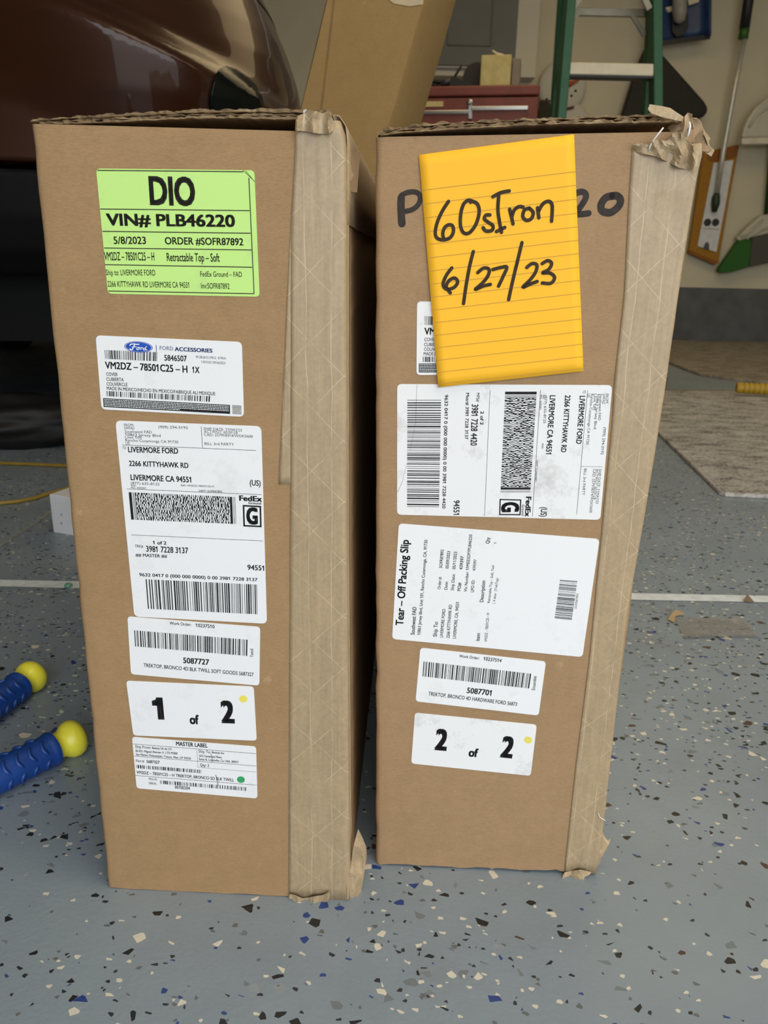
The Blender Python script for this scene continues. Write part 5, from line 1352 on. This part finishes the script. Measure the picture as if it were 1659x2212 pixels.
# ------------------------------------------------------------------ floor things at right
def rug_mat(name, c0, c1, c2):
    t = NT(name); v = t.coord(); st = t.coord(scale=(1, 2.2, 1), rot=(0, 0, .5))
    a = t.noise(st, 9, 6, .75); b = t.noise(v, 110, 4, .75)
    k = t.math('ADD', t.math('MULTIPLY', a.outputs[0], .55), t.math('MULTIPLY', b.outputs[0], .5))
    t.set(Base_Color=t.ramp(k, [(.43, c0), (.52, c1), (.64, c2)]), Roughness=.95); t.bump(b.outputs[0], .9, .008); return t.m
def rug(name, poly, thick, m, label):
    bm = bmesh.new(); bm.faces.new([bm.verts.new((p.x, p.y, 0)) for p in poly]); bmesh.ops.triangulate(bm, faces=bm.faces[:])
    for _ in range(5): bmesh.ops.subdivide_edges(bm, edges=bm.edges[:], cuts=1); bmesh.ops.triangulate(bm, faces=bm.faces[:])
    border = {v for e in bm.edges if len(e.link_faces) == 1 for v in e.verts}
    for v in bm.verts:
        v.co.z = .0015 + thick * (.8 + .35 * mnoise.noise(v.co * 40) + .2 * mnoise.noise(v.co * 13))
    ext = bmesh.ops.extrude_edge_only(bm, edges=[e for e in bm.edges if len(e.link_faces) == 1])
    for v in ext['geom']:
        if isinstance(v, bmesh.types.BMVert): v.co.z = .0008
    bm.normal_update(); bm.verts.index_update()
    vs = [v.co.copy() for v in bm.verts]; fs = [tuple(v.index for v in f.verts) for f in bm.faces]; bm.free()
    o = obj(name, vs, fs, m, base=(poly[0].x, poly[0].y, 0), smooth=True); fix_normals(o); return tag(o, label, 'rug')
M_RUG = rug_mat('grey_shag', (0.12, 0.11, 0.10, 1), (0.42, 0.40, 0.365, 1), (0.62, 0.60, 0.56, 1))
M_RUG2 = rug_mat('brown_grey_shag', (0.14, 0.12, 0.09, 1), (0.27, 0.235, 0.18, 1), (0.40, 0.36, 0.29, 1))
p0 = on_floor(1552, 1068); p1 = on_floor(1700, 1079); pl_ = on_floor(1420, 938); pb = on_floor(1432, 848)
dirl = (pl_ - p0).normalized(); back_l = p0 + dirl * ((3.30 - p0.y) / dirl.y)
rug('rug', [p0, on_floor(1566, 1073), on_floor(1600, 1075), p1, V((2.3, 1.72, 0)), V((2.3, 3.36, 0)), V((1.66, 3.345, 0)), back_l], .009, M_RUG, 'pale grey speckled rug on the floor right of the boxes')
rug('rug', [on_floor(1440, 784), on_floor(1476, 799), on_floor(1512, 812), on_floor(1560, 820), on_floor(1610, 825), on_floor(1700, 838), V((3.2, 3.4, 0)), V((3.3, 5.6, 0)), V((1.75, 5.65, 0))], .014, M_RUG2, 'darker brown grey rug lying against the back wall curb')
mb = MB(); A = on_floor(1590, 837, .042); B = on_floor(1670, 841, .042); d = (B - A).normalized()
prof_ = [(.010, 0), (.020, .002)]
for k in range(12): prof_ += [(.0225, .010 + k * .02), (.0225, .022 + k * .02), (.019, .024 + k * .02), (.019, .028 + k * .02)]
prof_ += [(.018, .26)]
mb.lathe(A, d, prof_, 20); o = mb.build('hand_grip', plain('yellow_rubber', (0.42, 0.26, 0.012, 1), .5), base=on_floor(1590, 846)); fix_normals(o); tag(o, 'yellow ribbed tool grip lying between the two rugs', 'tool grip')
# clear plastic bag with a scrap of brown tape
t = NT('clear_film'); nz = t.noise(t.coord(), 18, 3)
t.set(Base_Color=t.ramp(nz.outputs[0], [(.3, (0.34, 0.31, 0.26, 1)), (.7, (0.36, 0.35, 0.34, 1))]), Roughness=.22, Alpha=.5)
M_FILM = t.m
cb = thing('plastic_bag', on_floor(1550, 1360), 'flat clear plastic bag lying on the floor right of the boxes', 'plastic bag')
Q = [on_floor(*p) for p in ((1456, 1335), (1606, 1340), (1641, 1380), (1478, 1382))]
vs = []; nu, nv = 22, 12
for j in range(nv + 1):
    for i in range(nu + 1):
        u, v = i / nu, j / nv
        p = (Q[0] * (1 - u) + Q[1] * u) * (1 - v) + (Q[3] * (1 - u) + Q[2] * u) * v
        e = .0016 + .0022 * abs(mnoise.noise(V((u * 5, v * 4, 1)))) + (.002 if v > .94 else 0) + (.0035 * math.exp(-((u - .86) / .05) ** 2 - (v / .25) ** 2))
        vs.append(p + V((0, 0, e)))
w = nu + 1
o = obj('film', vs, [(j * w + i, (j + 1) * w + i, (j + 1) * w + i + 1, j * w + i + 1) for j in range(nv) for i in range(nu)], M_FILM, cb, smooth=True)
P = [on_floor(*p) + V((0, 0, h)) for p, h in (((1442, 1341), .002), ((1450, 1333), .006), ((1460, 1326), .007), ((1479, 1331), .004), ((1458, 1336), .004), ((1457, 1348), .002))]
mb = MB(); mb.prism(P, (0, 0, .0006)); o = mb.build('tape_scrap', plain('brown_tape', (0.36, 0.26, 0.13, 1), .4), cb); fix_normals(o); o['label'] = 'folded brown tape scrap'
# dry leaf on the joint
q = on_floor(1617, 1302); mb = MB()
mb.prism([q + V((-.008, .001, .002)), q + V((-.002, -.002, .002)), q + V((.008, -.001, .002)), q + V((.005, .005, .005)), q + V((.001, .010, .010)), q + V((-.003, .007, .006))], (0, .0006, .0006))
o = mb.build('dry_leaf', plain('dry_leaf', (0.16, 0.10, 0.06, 1), .8), base=q); fix_normals(o); tag(o, 'small brown dry leaf on the pale floor joint at right', 'leaf')
